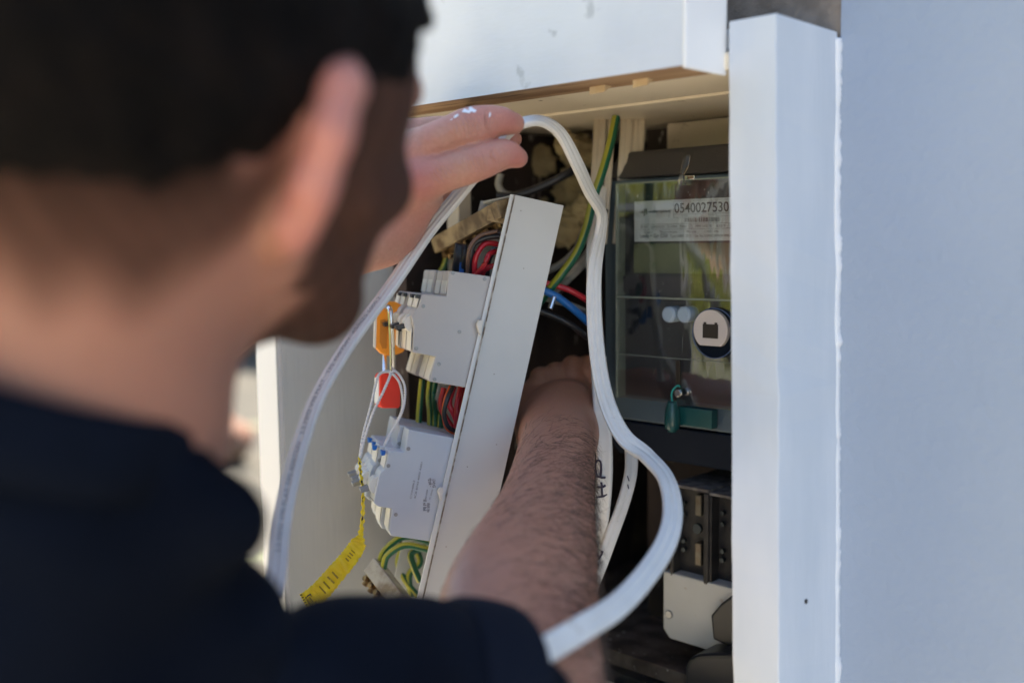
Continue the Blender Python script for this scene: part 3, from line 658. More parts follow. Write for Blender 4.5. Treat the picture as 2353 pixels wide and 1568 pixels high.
mb.build('side_print', mat('print_grey', (.17, .17, .19), .6), b2)
mb = MB()
for (x, y, w_, h_) in ((968, 488, 26, 62), (1000, 495, 22, 60)):
    for i in range(5):
        for j in range(9):
            if random.random() < .55:
                p0 = z3(x+i*w_/5+(9-j)*-0.0, y+j*h_/9); p1 = z3(x+(i+.9)*w_/5, y+(j+.85)*h_/9)
                mb.add([TS(p0[0], p0[1]), TS(p1[0], p0[1]), TS(p1[0], p1[1]), TS(p0[0], p1[1])], [(0, 1, 2, 3)])
for (x, y, w_, n_) in ((935, 640, 26, 11), (963, 665, 26, 9)):
    for j in range(n_):
        if random.random() < .8:
            p0 = z3(x, y+j*7.5); p1 = z3(x+w_*random.uniform(.5, 1), y+j*7.5+4.5); mb.add([TS(p0[0], p0[1]), TS(p1[0], p0[1]), TS(p1[0]-1, p1[1]), TS(p0[0]-1, p1[1])], [(0, 1, 2, 3)])
mb.build('side_marks', MATS['print_grey'], b2)
mb = MB(); mb.ext([TW(876, 1034, .006), TW(886, 1036, .006), TW(884, 1045, .006), TW(877, 1046, .006)], ww*.005); mb.build('blue_mark', blue_plastic, b2)
for ch in b2.children:
    if ch.name.startswith('toggle') and 'drum' not in ch.name: ch.data.materials[0] = mat('toggle_grey', (.22, .23, .24), .4)
lows = ['second breaker of the lower row, just behind the printed one', 'third breaker of the lower row, above the brass bar', 'farthest breaker of the lower row, by the far flange', 'farthest breaker of the lower row, by the far flange']
for k in range(1, 4):
    c_ = copy_tree(b2, None, ww*.0184*k*1.02+(vv*.003 if k == 1 else 0)); c_['label'] = lows[k-1]

# neutral / earth bars ----------------------------------------
def link_bar(label, px_list, name='terminal_bar', wh=(.010, .012), m1=dirty_plastic, nscrew=7):
    pts = [P(*q) for q in px_list]; a, b = pts[0], pts[-1]; T = nrm(b-a); S = nrm(np.cross(T, FW)); N = np.cross(S, T)
    if N@FW > 0: N = -N
    t = thing(name, label, 'terminal bar', (a+b)/2)
    hw, hh = wh[0]/2, wh[1]/2
    mb = MB(); mb.ext([a+S*hw+N*hh, a-S*hw+N*hh, a-S*hw-N*hh, a+S*hw-N*hh], b-a); mb.build('cover', m1, t, bevel=.001)
    mb = MB(); mb.ext([a+S*hw*1.9+N*hh*.1, a+S*hw*1.05+N*hh*.1, a+S*hw*1.05-N*hh, a+S*hw*1.9-N*hh], (b-a)*1.02); mb.build('bar', brass, t, bevel=.0006)
    for k in range(nscrew):
        c = a+(b-a)*(k+.5)/nscrew
        mb = MB(); mb.cyl(c+N*hh*.2+S*hw*1.5, N, .0022, .004, 10); mb.cyl(c+S*hw*1.7, S, .0026, .004, 10); mb.build('screw', brass, t, bevel=.0004)
    return t
link_bar('grimy brass neutral bar at the top of the tray, just below the fingers', [(1165, 476, .755), (1100, 525, .79), (1012, 560, .85)], wh=(.013, .016), nscrew=6)
link_bar('dusty clear covered earth bar low on the tray, beside the dark sleeve', [(935, 1400, .76), (858, 1300, .80)], wh=(.013, .012), m1=mat('bar_clear', (.42, .38, .32), .35, col2=(.20, .14, .09), scale=60), nscrew=6)
mb = MB(); mb.ext([P(1118, 505, .762), P(1158, 515, .755), P(1166, 480, .752), P(1122, 478, .76)], FW*.012); tag(mb.build('bar_end_block', dirty_plastic, bevel=.001), 'amber plastic end block of the neutral bar, under the fingertips', 'end block')
for (pts, lab) in (([(1060, 560, .79), (1055, 600, .79), (1050, 640, .80)], 'black clip hanging from the left of the neutral bar'), ([(1080, 575, .785), (1076, 600, .785), (1070, 640, .80)], 'black clip hanging nearer the red wires under the neutral bar')):
    mb = MB(); flat(mb, smooth_path(pts, 6), .010, .004, 0, 1); tag(mb.build('cable_clip', w_black, smooth=True), lab, 'clip')
mb = MB(); flat(mb, smooth_path([(1062, 600, .79), (1060, 625, .79), (1058, 650, .79)], 5), .004, .003, 0, 1); tag(mb.build('blue_ferrule', blue_plastic, smooth=True), 'small blue ferrule above the nearest upper breaker', 'ferrule')

# wires at tray -----------------------------------------------
R_ = .0021
wire('red_wire', 'red wire looping widest over the nearest upper breaker', [(1150, 562, .765), (1115, 560, .762), (1093, 590, .760), (1090, 625, .765), (1092, 660, .775)], R_, w_red, group='red wires above the upper breakers')
wire('red_wire', 'red wire curving inside the first red loop', [(1150, 577, .764), (1125, 583, .757), (1112, 610, .757), (1093, 632, .765), (1080, 660, .775)], R_, w_red, group='red wires above the upper breakers')
wire('red_wire', 'short red wire against the tray flange, lowest of the top ones', [(1150, 605, .766), (1128, 612, .764), (1110, 625, .766), (1105, 660, .77)], R_*.9, w_red, group='red wires above the upper breakers')
wire('black_wire', 'black wire arching over the red loops under the neutral bar', [(1155, 542, .76), (1120, 545, .76), (1090, 560, .76), (1080, 595, .762), (1078, 660, .775)], R_, w_black)
wire('black_wire', 'thick black wire behind the red loops', [(1155, 565, .775), (1135, 575, .778), (1120, 600, .78), (1115, 660, .785)], R_*1.3, w_black)
wire('brown_wire', 'thin brown wire beside the black one over the top breaker', [(1145, 530, .758), (1105, 540, .757), (1084, 560, .756), (1075, 590, .758), (1074, 640, .77)], R_*.7, w_brown)
striped_wire('earth_wire', 'green and yellow wire hanging left of the upper breaker row', [(1030, 575, .86), (1020, 610, .86), (1003, 640, .86), (1000, 690, .86)], .0024)
for k, (x0, x1, lab) in enumerate(((966, 962, 'leftmost earth wire between the two breaker rows'), (985, 988, 'second earth wire from the left between the breaker rows'), (996, 1000, 'third earth wire from the left between the breaker rows'), (1018, 1012, 'earth wire beside the red bundle between the breaker rows'))):
    striped_wire('earth_wire', lab, [(x0+4, 870, .80+.012*k), (x0, 910, .80+.012*k), (x1, 960, .80), (x1-2, 1010, .80)], .0024, group='earth wires between the breaker rows')
for k, (pts, lab) in enumerate((([(1020, 890, .785), (1012, 930, .785), (1025, 960, .785), (1045, 990, .785)], 'dark red wire bulging left between the rows'),
        ([(1042, 888, .775), (1032, 925, .77), (1042, 950, .77), (1056, 985, .775)], 'middle red wire between the breaker rows'),
        ([(1058, 888, .772), (1050, 930, .768), (1050, 960, .768), (1046, 1000, .775)], 'bright red wire nearest the tray flange between the rows'),
        ([(1070, 888, .775), (1062, 930, .772), (1060, 960, .772), (1058, 1000, .775)], 'red wire half hidden by the tray flange between the rows'))):
    wire('red_wire', lab, pts, .0022, w_red, group='red wires between the breaker rows')
wire('black_wire', 'black wire curving out under the nearest upper breaker', [(1042, 884, .762), (1028, 915, .757), (1020, 950, .757), (1030, 980, .76), (1052, 992, .768)], .0017, w_black)
wire('orange_wire', 'thin orange wire along the black one under the upper breaker', [(1035, 884, .764), (1022, 915, .759), (1017, 950, .759), (1026, 984, .762), (1050, 998, .77)], .0010, w_orange)
for k, (pts, lab) in enumerate((([(990, 1245, .80), (930, 1232, .80), (885, 1262, .80), (870, 1300, .80)], 'earth wire arching highest over the clear bar'),
        ([(985, 1262, .79), (930, 1252, .79), (890, 1275, .79), (880, 1305, .79)], 'earth wire arching second over the clear bar'),
        ([(980, 1255, .81), (945, 1270, .81), (950, 1300, .81), (965, 1335, .81)], 'earth wire looping down beside the tray flange'),
        ([(950, 1250, .82), (965, 1290, .82), (940, 1320, .82), (945, 1370, .82)], 'darkest earth wire behind the clear bar'),
        ([(930, 1245, .825), (915, 1290, .825), (930, 1330, .82), (960, 1370, .82)], 'earth wire crossing behind the others over the clear bar'))):
    striped_wire('earth_wire', lab, pts, .0026, group='earth wires over the low bar')

# ------------------------------------------------------------------ lockout hasp, padlock, strings, yellow tag
hasp = thing('lockout_hasp', 'orange plastic lockout clip with rounded ends on the upper breaker', 'lockout clip', P(895, 755, .775))
HP = [(868, 712), (876, 698), (890, 692), (908, 692), (922, 700), (935, 713), (940, 728), (938, 745), (920, 748), (914, 760), (922, 775), (932, 783), (933, 795), (928, 808), (912, 814), (893, 817), (875, 812), (864, 800), (861, 780), (863, 740)]
hp = lambda x, y: P(x, y, .775)
hd = nrm(camdir(-.25, 0, .97))
mb = MB(); mb.ext([hp(*q) for q in HP], hd*.007); mb.build('clip_body', orange, hasp, bevel=.0012, seg=3)
mb = MB(); mb.ext([hp(*q)-hd*.0003 for q in ((873, 735), (884, 733), (890, 745), (888, 800), (878, 800), (872, 785))], hd*.001); mb.build('recess', orange_dark, hasp)
mb = MB(); mb.ext([hp(*q)-hd*.0003 for q in ((914, 712), (922, 712), (929, 722), (926, 740), (916, 740), (912, 725))], hd*.001); mb.build('recess', orange_dark, hasp)
mb = MB(); mb.ext([hp(*q) for q in ((861, 735), (866, 722), (863, 800), (859, 795))], hd*.006+np.array((0, 0, .0))); mb.build('edge_trim', mcb_white, hasp)
mb = MB(); mb.ext([P(*q, .768) for q in ((930, 719), (942, 721), (932, 775), (922, 772))], FW*.006); mb.build('blue_insert', blue_plastic, hasp, bevel=.0006)
mb = MB(); mb.ext([P(*q, .764) for q in ((934, 765), (946, 768), (944, 778), (934, 777), (929, 770))], FW*.006); mb.build('orange_pin', w_orange, hasp, bevel=.001)
mb = MB(); mb.ext([P(*q, .765) for q in ((914, 748), (926, 752), (922, 762), (911, 758))], FW*.006); mb.build('black_screw', w_black, hasp, bevel=.0008)

lock = thing('padlock', 'red safety padlock with a long steel shackle hanging from the orange clip', 'padlock', P(896, 900, .765))
mb = MB(); c = [P(*q, .762) for q in ((878, 857), (916, 858), (920, 866), (920, 932), (916, 937), (878, 937), (873, 932), (873, 864))]
mb.ext(c, nrm(camdir(-.35, 0, .93))*.018); mb.build('lock_body', lock_red, lock, bevel=.0014, seg=3)
mb = MB(); mb.ext([P(*q, .7617) for q in ((873.5, 868), (878, 868), (878, 925), (873.5, 925))], FW*.0008); 
a_ = P(873, 866, .763); wd_ = nrm(camdir(-.35, 0, .93))
mb = MB(); mb.ext([P(872.2, 868, .763)+wd_*.002, P(872.2, 868, .763)+wd_*.015, P(872.2, 928, .763)+wd_*.015, P(872.2, 928, .763)+wd_*.002], -nrm(RT)*.0005); mb.build('lock_label', label_white, lock)
mb = MB(); fnl = lambda x, y: P(870.5, y, .763)+wd_*x
for i, s_ in enumerate(('DANGER', 'LOCKED')): text_on(mb, s_, lambda x, y: P(871, y, .763)+wd_*x - RT*.0008, (.004+.005*i, 924), (.0041+.005*i, 872), .0032)
SH = [(890, 712, .776), (888, 708, .770), (892, 706, .764), (896, 716, .760), (899, 760, .760), (901, 820, .762), (901, 860, .764)]
mb = MB(); tube(mb, smooth_path(SH, 8), .0021, 12); tube(mb, smooth_path([(889, 712, .777), (887, 760, .785), (884, 820, .781), (884, 860, .772)], 8), .0021, 12); mb.build('shackle', chrome, lock, smooth=True)
def string(name, label, pts, r=.0010):
    C_ = smooth_path(pts, 24); i = np.arange(len(C_)); return tag((lambda mb: (tube(mb, C_, r*(1+.22*np.sin(i*1.7)), 8), mb.build(name, string_mat, smooth=True))[1])(MB()), label, 'string')
string('tie_string', 'white string looped round the padlock shackle and down to the yellow tag', [(826, 1052, .745), (834, 1000, .748), (852, 930, .75), (866, 870, .752), (876, 856, .753), (893, 853, .754), (896, 862, .752), (880, 900, .748), (858, 945, .747), (838, 1005, .747), (828, 1050, .745)])
string('tie_string', 'white string hanging in a loop from the padlock to the lower breaker', [(880, 1030, .75), (893, 1000, .752), (915, 965, .752), (928, 930, .752), (930, 890, .752), (920, 865, .754), (907, 852, .757), (900, 858, .758), (906, 862, .756), (918, 880, .754), (925, 915, .753), (922, 945, .753), (905, 980, .753), (886, 1020, .75)], .0009)
# tag strip
tg = thing('danger_tag', 'crumpled yellow plastic tag with black markings hanging from the white string', 'tag', P(830, 1240, .745))
C_ = smooth_path([(826, 1050, .745), (829, 1085, .742), (834, 1130, .742), (834, 1180, .745), (829, 1225, .745), (822, 1250, .742), (800, 1283, .735), (770, 1318, .725), (738, 1355, .715), (712, 1378, .708), (700, 1386, .706)], 14)
wd_ = np.interp(np.linspace(0, 1, len(C_)), (0, .12, .4, .48, .55, .8, 1), (.004, .0045, .006, .012, .013, .0145, .015))
T, B, N = frames(C_); ro = np.interp(np.linspace(0, 1, len(C_)), (0, .35, .42, .5, 1), (1.2, 1.15, .9, .25, .15)); ro += .10*np.sin(np.arange(len(C_))*.9)
cb = np.cos(ro)[:, None]*B+np.sin(ro)[:, None]*N; cn = np.cross(cb, T); cn *= np.sign((cn*(CAM-C_)).sum(1))[:, None]
ww_ = wd_*(1+.05*np.sin(np.arange(len(C_))*1.9)); cr = .0006*np.sin(np.arange(len(C_))*1.3)
S_ = np.linspace(-.5, .5, 7); G = C_[:, None]+(S_[None, :]*ww_[:, None])[:, :, None]*cb[:, None]+(cr[:, None]*np.cos(S_*5)[None])[:, :, None]*cn[:, None]
Gf = np.concatenate([G, G[:, ::-1]-cn[:, None]*.0004], 1)
mb = MB(); mb.grid(Gf, True, True); mb.build('tag_sheet', tag_yellow, tg, smooth=True)
def tagpt(s, x, e=.0003):   # s 0..1 along, x -.5...5 across
    f_ = s*(len(C_)-1); i = min(int(f_), len(C_)-2); t = f_-i; c = C_[i]*(1-t)+C_[i+1]*t; k = cr[i]*(1-t)+cr[i+1]*t
    w_ = ww_[i]*(1-t)+ww_[i+1]*t; b_ = nrm(cb[i]*(1-t)+cb[i+1]*t); n_ = nrm(cn[i]*(1-t)+cn[i+1]*t); return c+b_*x*w_+n_*(k*math.cos(x*5)+e)
mb = MB()
def tq(s0, s1, x0, x1, sk=0):
    K = 4; 
    for k in range(K):
        a, b = s0+(s1-s0)*k/K, s0+(s1-s0)*(k+1)/K
        mb.add([tagpt(a, x0), tagpt(b, x0), tagpt(b+sk, x1), tagpt(a+sk, x1)], [(0, 1, 2, 3)])
for k in range(8):   # stripes at the end of the tag
    x = -.47+k*.125; tq(.962, .999, x, x+.055, .0)
tq(.868, .935, -.36, -.30); tq(.868, .935, .20, .26); tq(.868, .876, -.36, .26); tq(.927, .935, -.36, .26)
for k in range(3): tq(.884+k*.015, .890+k*.015, -.22, .14)
mb.build('tag_marks', ink, tg)
mb = MB()
for k in range(4): tq(.70+k*.030, .708+k*.030, -.25, .22)
for k in range(4): tq(.55+k*.018, .556+k*.018, -.10, .16)
mb.build('tag_lines', mat('ink_brown', (.28, .20, .02), .6), tg)
mb = MB()
for s0, s1 in ((.02, .05), (.08, .11), (.14, .17), (.22, .24), (.30, .33)): tq(s0, s1, .1, .45)
mb.build('tag_edge_marks', ink, tg)

# ------------------------------------------------------------------ big flat cables
held = thing('flat_cable', 'long white flat cable held in the fingers, looping down past the forearm', 'cable', P(1190, 275, .69))
CP = [(628, 1370, .575), (636, 1310, .585), (645, 1215, .60), (663, 1120, .615), (690, 1020, .63), (733, 905, .65), (805, 785, .67), (900, 655, .69), (985, 530, .70), (1055, 445, .70), (1110, 375, .695), (1160, 310, .69),
      (1200, 283, .685), (1245, 279, .69), (1288, 308, .70), (1326, 378, .715), (1354, 440, .735), (1381, 490, .752), (1378, 540, .757), (1367, 605, .748), (1364, 680, .742), (1368, 770, .735), (1379, 860, .727), (1400, 940, .715), (1435, 1005, .70), (1487, 1048, .685),
      (1530, 1100, .660), (1545, 1170, .635), (1532, 1240, .605), (1487, 1315, .570), (1420, 1388, .53), (1340, 1440, .495), (1262, 1486, .472), (1180, 1530, .455)]
C_ = smooth_path(CP, 12)
s_ = np.linspace(0, 1, len(CP)); rollc = np.array([.15]*2+[.2, .3, .5, .75, .85, .85, .8, .8, .8, .9, 1.1, 1.1, .75, .5, .8, 1.0, .9, .3, -.05, -.05, -.05, -.05, .1, .75, .75, .35, .1, 0, 0, 0, 0, 0])
mb = MB(); wdt = np.interp(np.linspace(0, 1, len(C_)), (0, .35, .42, .60, .72, .8, 1), (.0120, .0105, .0090, .0112, .0120, .0128, .0128))
Cc, Tc, cbc, cnc = flat(mb, C_, wdt, .0052, rollc, 3)
mb.build('sheath', cable_white, held, smooth=True)
# faint print along the left run
arc = np.concatenate([[0], np.cumsum(np.linalg.norm(np.diff(Cc, axis=0), axis=1))])
mb = MB(); v_, f_ = text2d('2.5 MM2 V90 FLAT TPS 450/750V   2.5 MM2 V90 FLAT   TPS 450/750V  AS/NZS 5000.2')
sc_ = .0040; s0 = arc[int(len(Cc)*.045)]
def on_cable(s, x, e):
    i = min(max(np.searchsorted(arc, s)-1, 0), len(Cc)-2); t = (s-arc[i])/(arc[i+1]-arc[i]); c = Cc[i]*(1-t)+Cc[i+1]*t; return c+cbc[i]*x+cnc[i]*e
sgn = 1 if (cnc[40]@(CAM-Cc[40])) > 0 else -1
mb.add([on_cable(s0+q[0]*sc_*1.3, -(q[1]-.35)*sc_, .00275*sgn) for q in v_], f_); mb.build('sheath_print', mat('print_faint', (.26, .27, .30), .6), held)

def flatcable(name, label, pts, wd, th, m, roll=0, cores=3, cat='cable', group=None):
    mb = MB(); r = flat(mb, smooth_path(pts, 10), wd, th, roll, cores); o = mb.build(name, m, smooth=True); tag(o, label, cat, group); return o, r
hpc = thing('flat_cable', 'white flat cable with black marker letters HP beside the hairy forearm', 'cable', P(1380, 1100, .75))
mb = MB(); HPp = [(1374, 820, .79), (1381, 930, .772), (1387, 1010, .762), (1388, 1090, .757), (1382, 1170, .755), (1371, 1240, .755), (1345, 1330, .765), (1320, 1420, .78), (1300, 1500, .79)]
flat(mb, smooth_path(HPp, 10), .0125, .0055, 0, 1); mb.build('sheath', cable_white, hpc, smooth=True)
def marks(parent, strokes, d, r=.0007, dx=0):
    mb = MB()
    for s in strokes: tube(mb, smooth_path([(q[0]+dx, q[1], d) for q in s], 5), r, 6)
    mb.build('marker_letters', marker, parent, smooth=True)
marks(hpc, [[(1364, 1092), (1376, 1096), (1386, 1096)], [(1365, 1092), (1362, 1072), (1366, 1058), (1374, 1060), (1376, 1078), (1374, 1094)],
            [(1366, 1118), (1378, 1118), (1386, 1114)], [(1378, 1118), (1376, 1107)], [(1364, 1141), (1380, 1139), (1391, 1134)], [(1377, 1118), (1378, 1139)]], .7535, .00085, 5)
enc = thing('flat_cable', 'thinner white flat cable with a marker N, bending out from under the meter', 'cable', P(1420, 1200, .75))
mb = MB(); EP = [(1449, 1020, .79), (1450, 1070, .775), (1444, 1110, .765), (1428, 1165, .757), (1406, 1225, .75), (1382, 1290, .745), (1362, 1340, .742), (1345, 1390, .745), (1320, 1460, .755), (1300, 1520, .77)]
flat(mb, smooth_path(EP, 10), .0100, .0050, .3, 2); mb.build('sheath', cable_white, enc, smooth=True)
marks(enc, [[(1364, 1284), (1371, 1268)], [(1371, 1268), (1376, 1283)], [(1376, 1283), (1384, 1267), (1380, 1266)], [(1364, 1306), (1371, 1300), (1374, 1294)], [(1366, 1318), (1363, 1305)]], .7385, .0008)
marks(enc, [[(1441, 1092), (1445, 1104)], [(1442, 1112), (1444, 1122)], [(1432, 1148), (1434, 1160)]], .7605, .0004)
flatcable('flat_cable', 'pale flat cable hanging hidden behind the held one, left of the meter', [(1380, 430, .83), (1374, 500, .82), (1362, 560, .79), (1362, 640, .79), (1368, 760, .79), (1378, 900, .79)], .010, .005, cable_white, 0)
# flat creams above the meter
for k, (x, lab) in enumerate(((1376, 'cream flat cable dropping from the ceiling behind the earth wire'), (1402, 'narrow cream flat cable between earth wire and meter top'), (1437, 'cream flat cable entering the meter top, left of the pair'), (1466, 'cream flat cable entering the meter top, right of the pair'))):
    flatcable('flat_cable', lab, [(x+3, 270, .85), (x+1, 320, .84), (x-3, 380, .83), (x-8, 450, .83), (x-16, 560, .83)], (.0105 if k != 1 else .006), .005, cable_grey, 0, 2, group='cream cables above the meter')
striped_wire('earth_wire', 'thick green and yellow earth wire dropping beside the meter to the tray', [(1415, 270, .80), (1402, 330, .79), (1382, 400, .785), (1362, 460, .785), (1348, 520, .785), (1325, 580, .785), (1290, 630, .785), (1262, 665, .79), (1235, 700, .80)], .0033)
flatcable('flat_cable', 'grubby grey cable curving under the earth wire to the tray', [(1385, 500, .80), (1372, 550, .80), (1340, 600, .805), (1300, 640, .81), (1262, 672, .82)], .009, .005, cable_dirty, 0, 2)
wire('grey_wire', 'grey wire behind the earth wire, nearest the tray', [(1345, 520, .83), (1325, 570, .83), (1290, 605, .83), (1250, 625, .83)], .003, cable_dirty)
wire('black_wire', 'black wire following the earth wire outside the tray', [(1390, 480, .815), (1372, 540, .815), (1345, 590, .815), (1300, 650, .82), (1270, 690, .82)], .0028, w_black)
wire('black_wire', 'black wire crossing the rubble below the raised fingers', [(1140, 450, .84), (1180, 450, .84), (1240, 430, .84), (1300, 400, .84), (1330, 380, .85)], .0035, w_black)
wire('black_wire', 'dark wire loop hanging below the raised fingers', [(1150, 400, .85), (1145, 425, .85), (1160, 445, .85), (1200, 452, .85)], .003, cable_dirty)
wire('red_wire', 'single red wire running from tray to meter', [(1250, 650, .79), (1285, 658, .79), (1320, 672, .79), (1365, 700, .80)], .0024, w_red)
wire('blue_wire', 'single blue wire running from tray to meter', [(1245, 665, .785), (1280, 682, .785), (1315, 708, .785), (1365, 752, .80)], .0030, w_blue)
wire('grey_wire', 'pale grey wire under the blue wire beside the tray', [(1240, 680, .80), (1270, 690, .80), (1310, 700, .80), (1360, 722, .81)], .0024, cable_dirty)
wire('black_wire', 'black wire sagging under the blue wire beside the tray', [(1230, 710, .80), (1270, 725, .80), (1310, 745, .80), (1350, 775, .81)], .0026, w_black)
mb = MB(); q = P(1273, 682, .783); mb.cyl(q, camdir(-.3, .9, -.2), .0022, .010, 12); tag(mb.build('screw_connector', chrome, bevel=.0004), 'tiny bright metal screw connector on the blue wire', 'connector')

# ------------------------------------------------------------------ signed-distance modelling for the person
def seg_d(X, a, b, ra, rb):
    ab = b-a; L2 = float(ab@ab)+1e-12; t = np.clip(((X-a)@ab)/L2, 0, 1)
    return np.linalg.norm(X-a-t[..., None]*ab, axis=-1) - (ra+(rb-ra)*t)
def ell_d(X, c, axes, radii):
    q = (X-c)@np.array(axes).T/np.array(radii); k = np.linalg.norm(q, axis=-1)+1e-9
    k2 = np.linalg.norm(q/np.array(radii), axis=-1)+1e-9; return k*(k-1)/k2
def smin(a, b, k):
    h = np.maximum(k-np.abs(a-b), 0)/k; return np.minimum(a, b)-h*h*k*.25
def eval_groups(groups, X):
    D_ = None; FG = []
    for kout, kin, prims in groups:
        d = None
        for p in prims:
            if p[0] == 'c':
                q = None
                for a_, b_, ra_, rb_ in p[5]:
                    e_ = seg_d(X, a_, b_, ra_, rb_); q = e_ if q is None else np.minimum(q, e_)
            else: q = seg_d(X, *p[1:]) if p[0] == 's' else ell_d(X, *p[1:])
            d = q if d is None else smin(d, q, kin)
        if kout < 0: FG.append((d, -kout))              # a finger: blends with the palm, not with its neighbours
        else: D_ = d if D_ is None else smin(D_, d, kout)
    if FG:
        base = D_
        for d, k in FG: D_ = smin(D_, smin(base, d, k), .0006)
    return D_
def surface(fn, lo, hi, h, margin=.012):
    lo = np.array(lo, float); hi = np.array(hi, float); n = np.ceil((hi-lo)/h).astype(int)+1
    F_ = np.full(n, 1.0, np.float32); bs = 20
    for i in range(0, n[0], bs):
        for j in range(0, n[1], bs):
            for k in range(0, n[2], bs):
                e = np.minimum([i+bs, j+bs, k+bs], n); s = np.array([i, j, k]); c = lo+h*(s+e-1)/2; half = np.linalg.norm((e-s)*h)/2
                d = float(fn(c[None])[0])
                if d > half+margin: continue
                if d < -half-margin: F_[i:e[0], j:e[1], k:e[2]] = -1; continue
                g_ = np.stack(np.meshgrid(*[lo[q]+h*np.arange(s[q], e[q]) for q in range(3)], indexing='ij'), -1)
                F_[i:e[0], j:e[1], k:e[2]] = fn(g_)
    return nets(F_, lo, h)
def nets(F_, lo, h):
    F_ = F_.copy()
    for ax in range(3):
        sl = [slice(None)]*3; sl[ax] = 0; F_[tuple(sl)] = np.maximum(F_[tuple(sl)], .001); sl[ax] = -1; F_[tuple(sl)] = np.maximum(F_[tuple(sl)], .001)
    nx, ny, nz = F_.shape; S = F_ < 0
    corners = [(a, b, c) for a in (0, 1) for b in (0, 1) for c in (0, 1)]
    sub = lambda A, c: A[c[0]:nx-1+c[0], c[1]:ny-1+c[1], c[2]:nz-1+c[2]]
    cnt = sum(sub(S, c).astype(np.int8) for c in corners); act = (cnt > 0) & (cnt < 8); I = np.argwhere(act)
    idx = -np.ones(act.shape, np.int64); idx[tuple(I.T)] = np.arange(len(I))
    acc = np.zeros((len(I), 3)); num = np.zeros(len(I))
    for a in corners:
        for ax in range(3):
            if a[ax]: continue
            b = list(a); b[ax] = 1
            fa = F_[tuple((I+a).T)]; fb = F_[tuple((I+b).T)]; m = (fa < 0) != (fb < 0)
            t = np.where(m, fa/np.where(m, fa-fb, 1), 0); p = np.array(a, float)[None].repeat(len(I), 0); p[:, ax] += t
            acc[m] += p[m]; num[m] += 1
    V = lo+h*(I+acc/num[:, None]); Q = []
    for ax in range(3):
        u, v = [(1, 2), (2, 0), (0, 1)][ax]
        sl0 = [slice(None)]*3; sl1 = [slice(None)]*3; sl0[ax] = slice(0, -1); sl1[ax] = slice(1, None)
        A, B_ = S[tuple(sl0)], S[tuple(sl1)]; E_ = np.argwhere(A != B_)
        E_ = E_[(E_[:, u] > 0) & (E_[:, v] > 0) & (E_[:, u] < F_.shape[u]-1) & (E_[:, v] < F_.shape[v]-1)]
        du = np.zeros(3, int); du[u] = 1; dv = np.zeros(3, int); dv[v] = 1
        q = [idx[tuple((E_-o).T)] for o in (du*0, du, du+dv, dv)]; q = np.stack(q, 1); flip = ~A[tuple(E_.T)]
        q[flip] = q[flip][:, ::-1]; Q.append(q)
    return V, np.concatenate(Q)
def mesh_np(name, V, Q, m, parent=None, attrs=None, smooth=True):
    off_ = rootloc(parent) if parent is not None else np.zeros(3)
    me = bpy.data.meshes.new(name); me.vertices.add(len(V)); me.vertices.foreach_set('co', (V-off_).astype(np.float32).ravel())
    me.loops.add(Q.size); me.loops.foreach_set('vertex_index', Q.astype(np.int32).ravel()); k = Q.shape[1]
    me.polygons.add(len(Q)); me.polygons.foreach_set('loop_start', np.arange(0, Q.size, k, dtype=np.int32)); me.polygons.foreach_set('loop_total', np.full(len(Q), k, np.int32))
    me.update(calc_edges=True); me.validate()
    if smooth: me.polygons.foreach_set('use_smooth', np.ones(len(me.polygons), bool))
    me.materials.append(m)
    for nm, val in (attrs or {}).items():
        at = me.attributes.new(nm, 'FLOAT', 'POINT'); at.data.foreach_set('value', np.asarray(val, np.float32))
    o = bpy.data.objects.new(name, me); COL.objects.link(o)
    if parent is not None: o.parent = parent
    return o
def relax(V, Q, it=2):
    for _ in range(it):
        S_ = np.zeros_like(V); C2 = np.zeros(len(V))
        for a in range(4):
            b = (a+1) % 4; np.add.at(S_, Q[:, a], V[Q[:, b]]); np.add.at(S_, Q[:, b], V[Q[:, a]]); np.add.at(C2, Q[:, a], 1); np.add.at(C2, Q[:, b], 1)
        V = V*.5+.5*S_/np.maximum(C2, 1)[:, None]
    return V
def J(x, y, d, r): return (P(x, y, d), r/2352*d)         # joint: pixel, depth, radius in px
def chain(*js, n=4):
    A = catmull(np.array([[*j[0], j[1]] for j in js]), n if len(js) > 2 else 1)
    segs = [(A[i, :3], A[i+1, :3], A[i, 3], A[i+1, 3]) for i in range(len(A)-1)]
    lo_ = (A[:, :3]-A[:, 3:]).min(0); hi_ = (A[:, :3]+A[:, 3:]).max(0); c_, h_ = (lo_+hi_)/2, (hi_-lo_)/2
    return [('c', c_-h_, c_+h_, 0., 0., segs)]
def mask_pt(V, c, r): return np.exp(-(np.linalg.norm(V-c, axis=1)/r)**2)

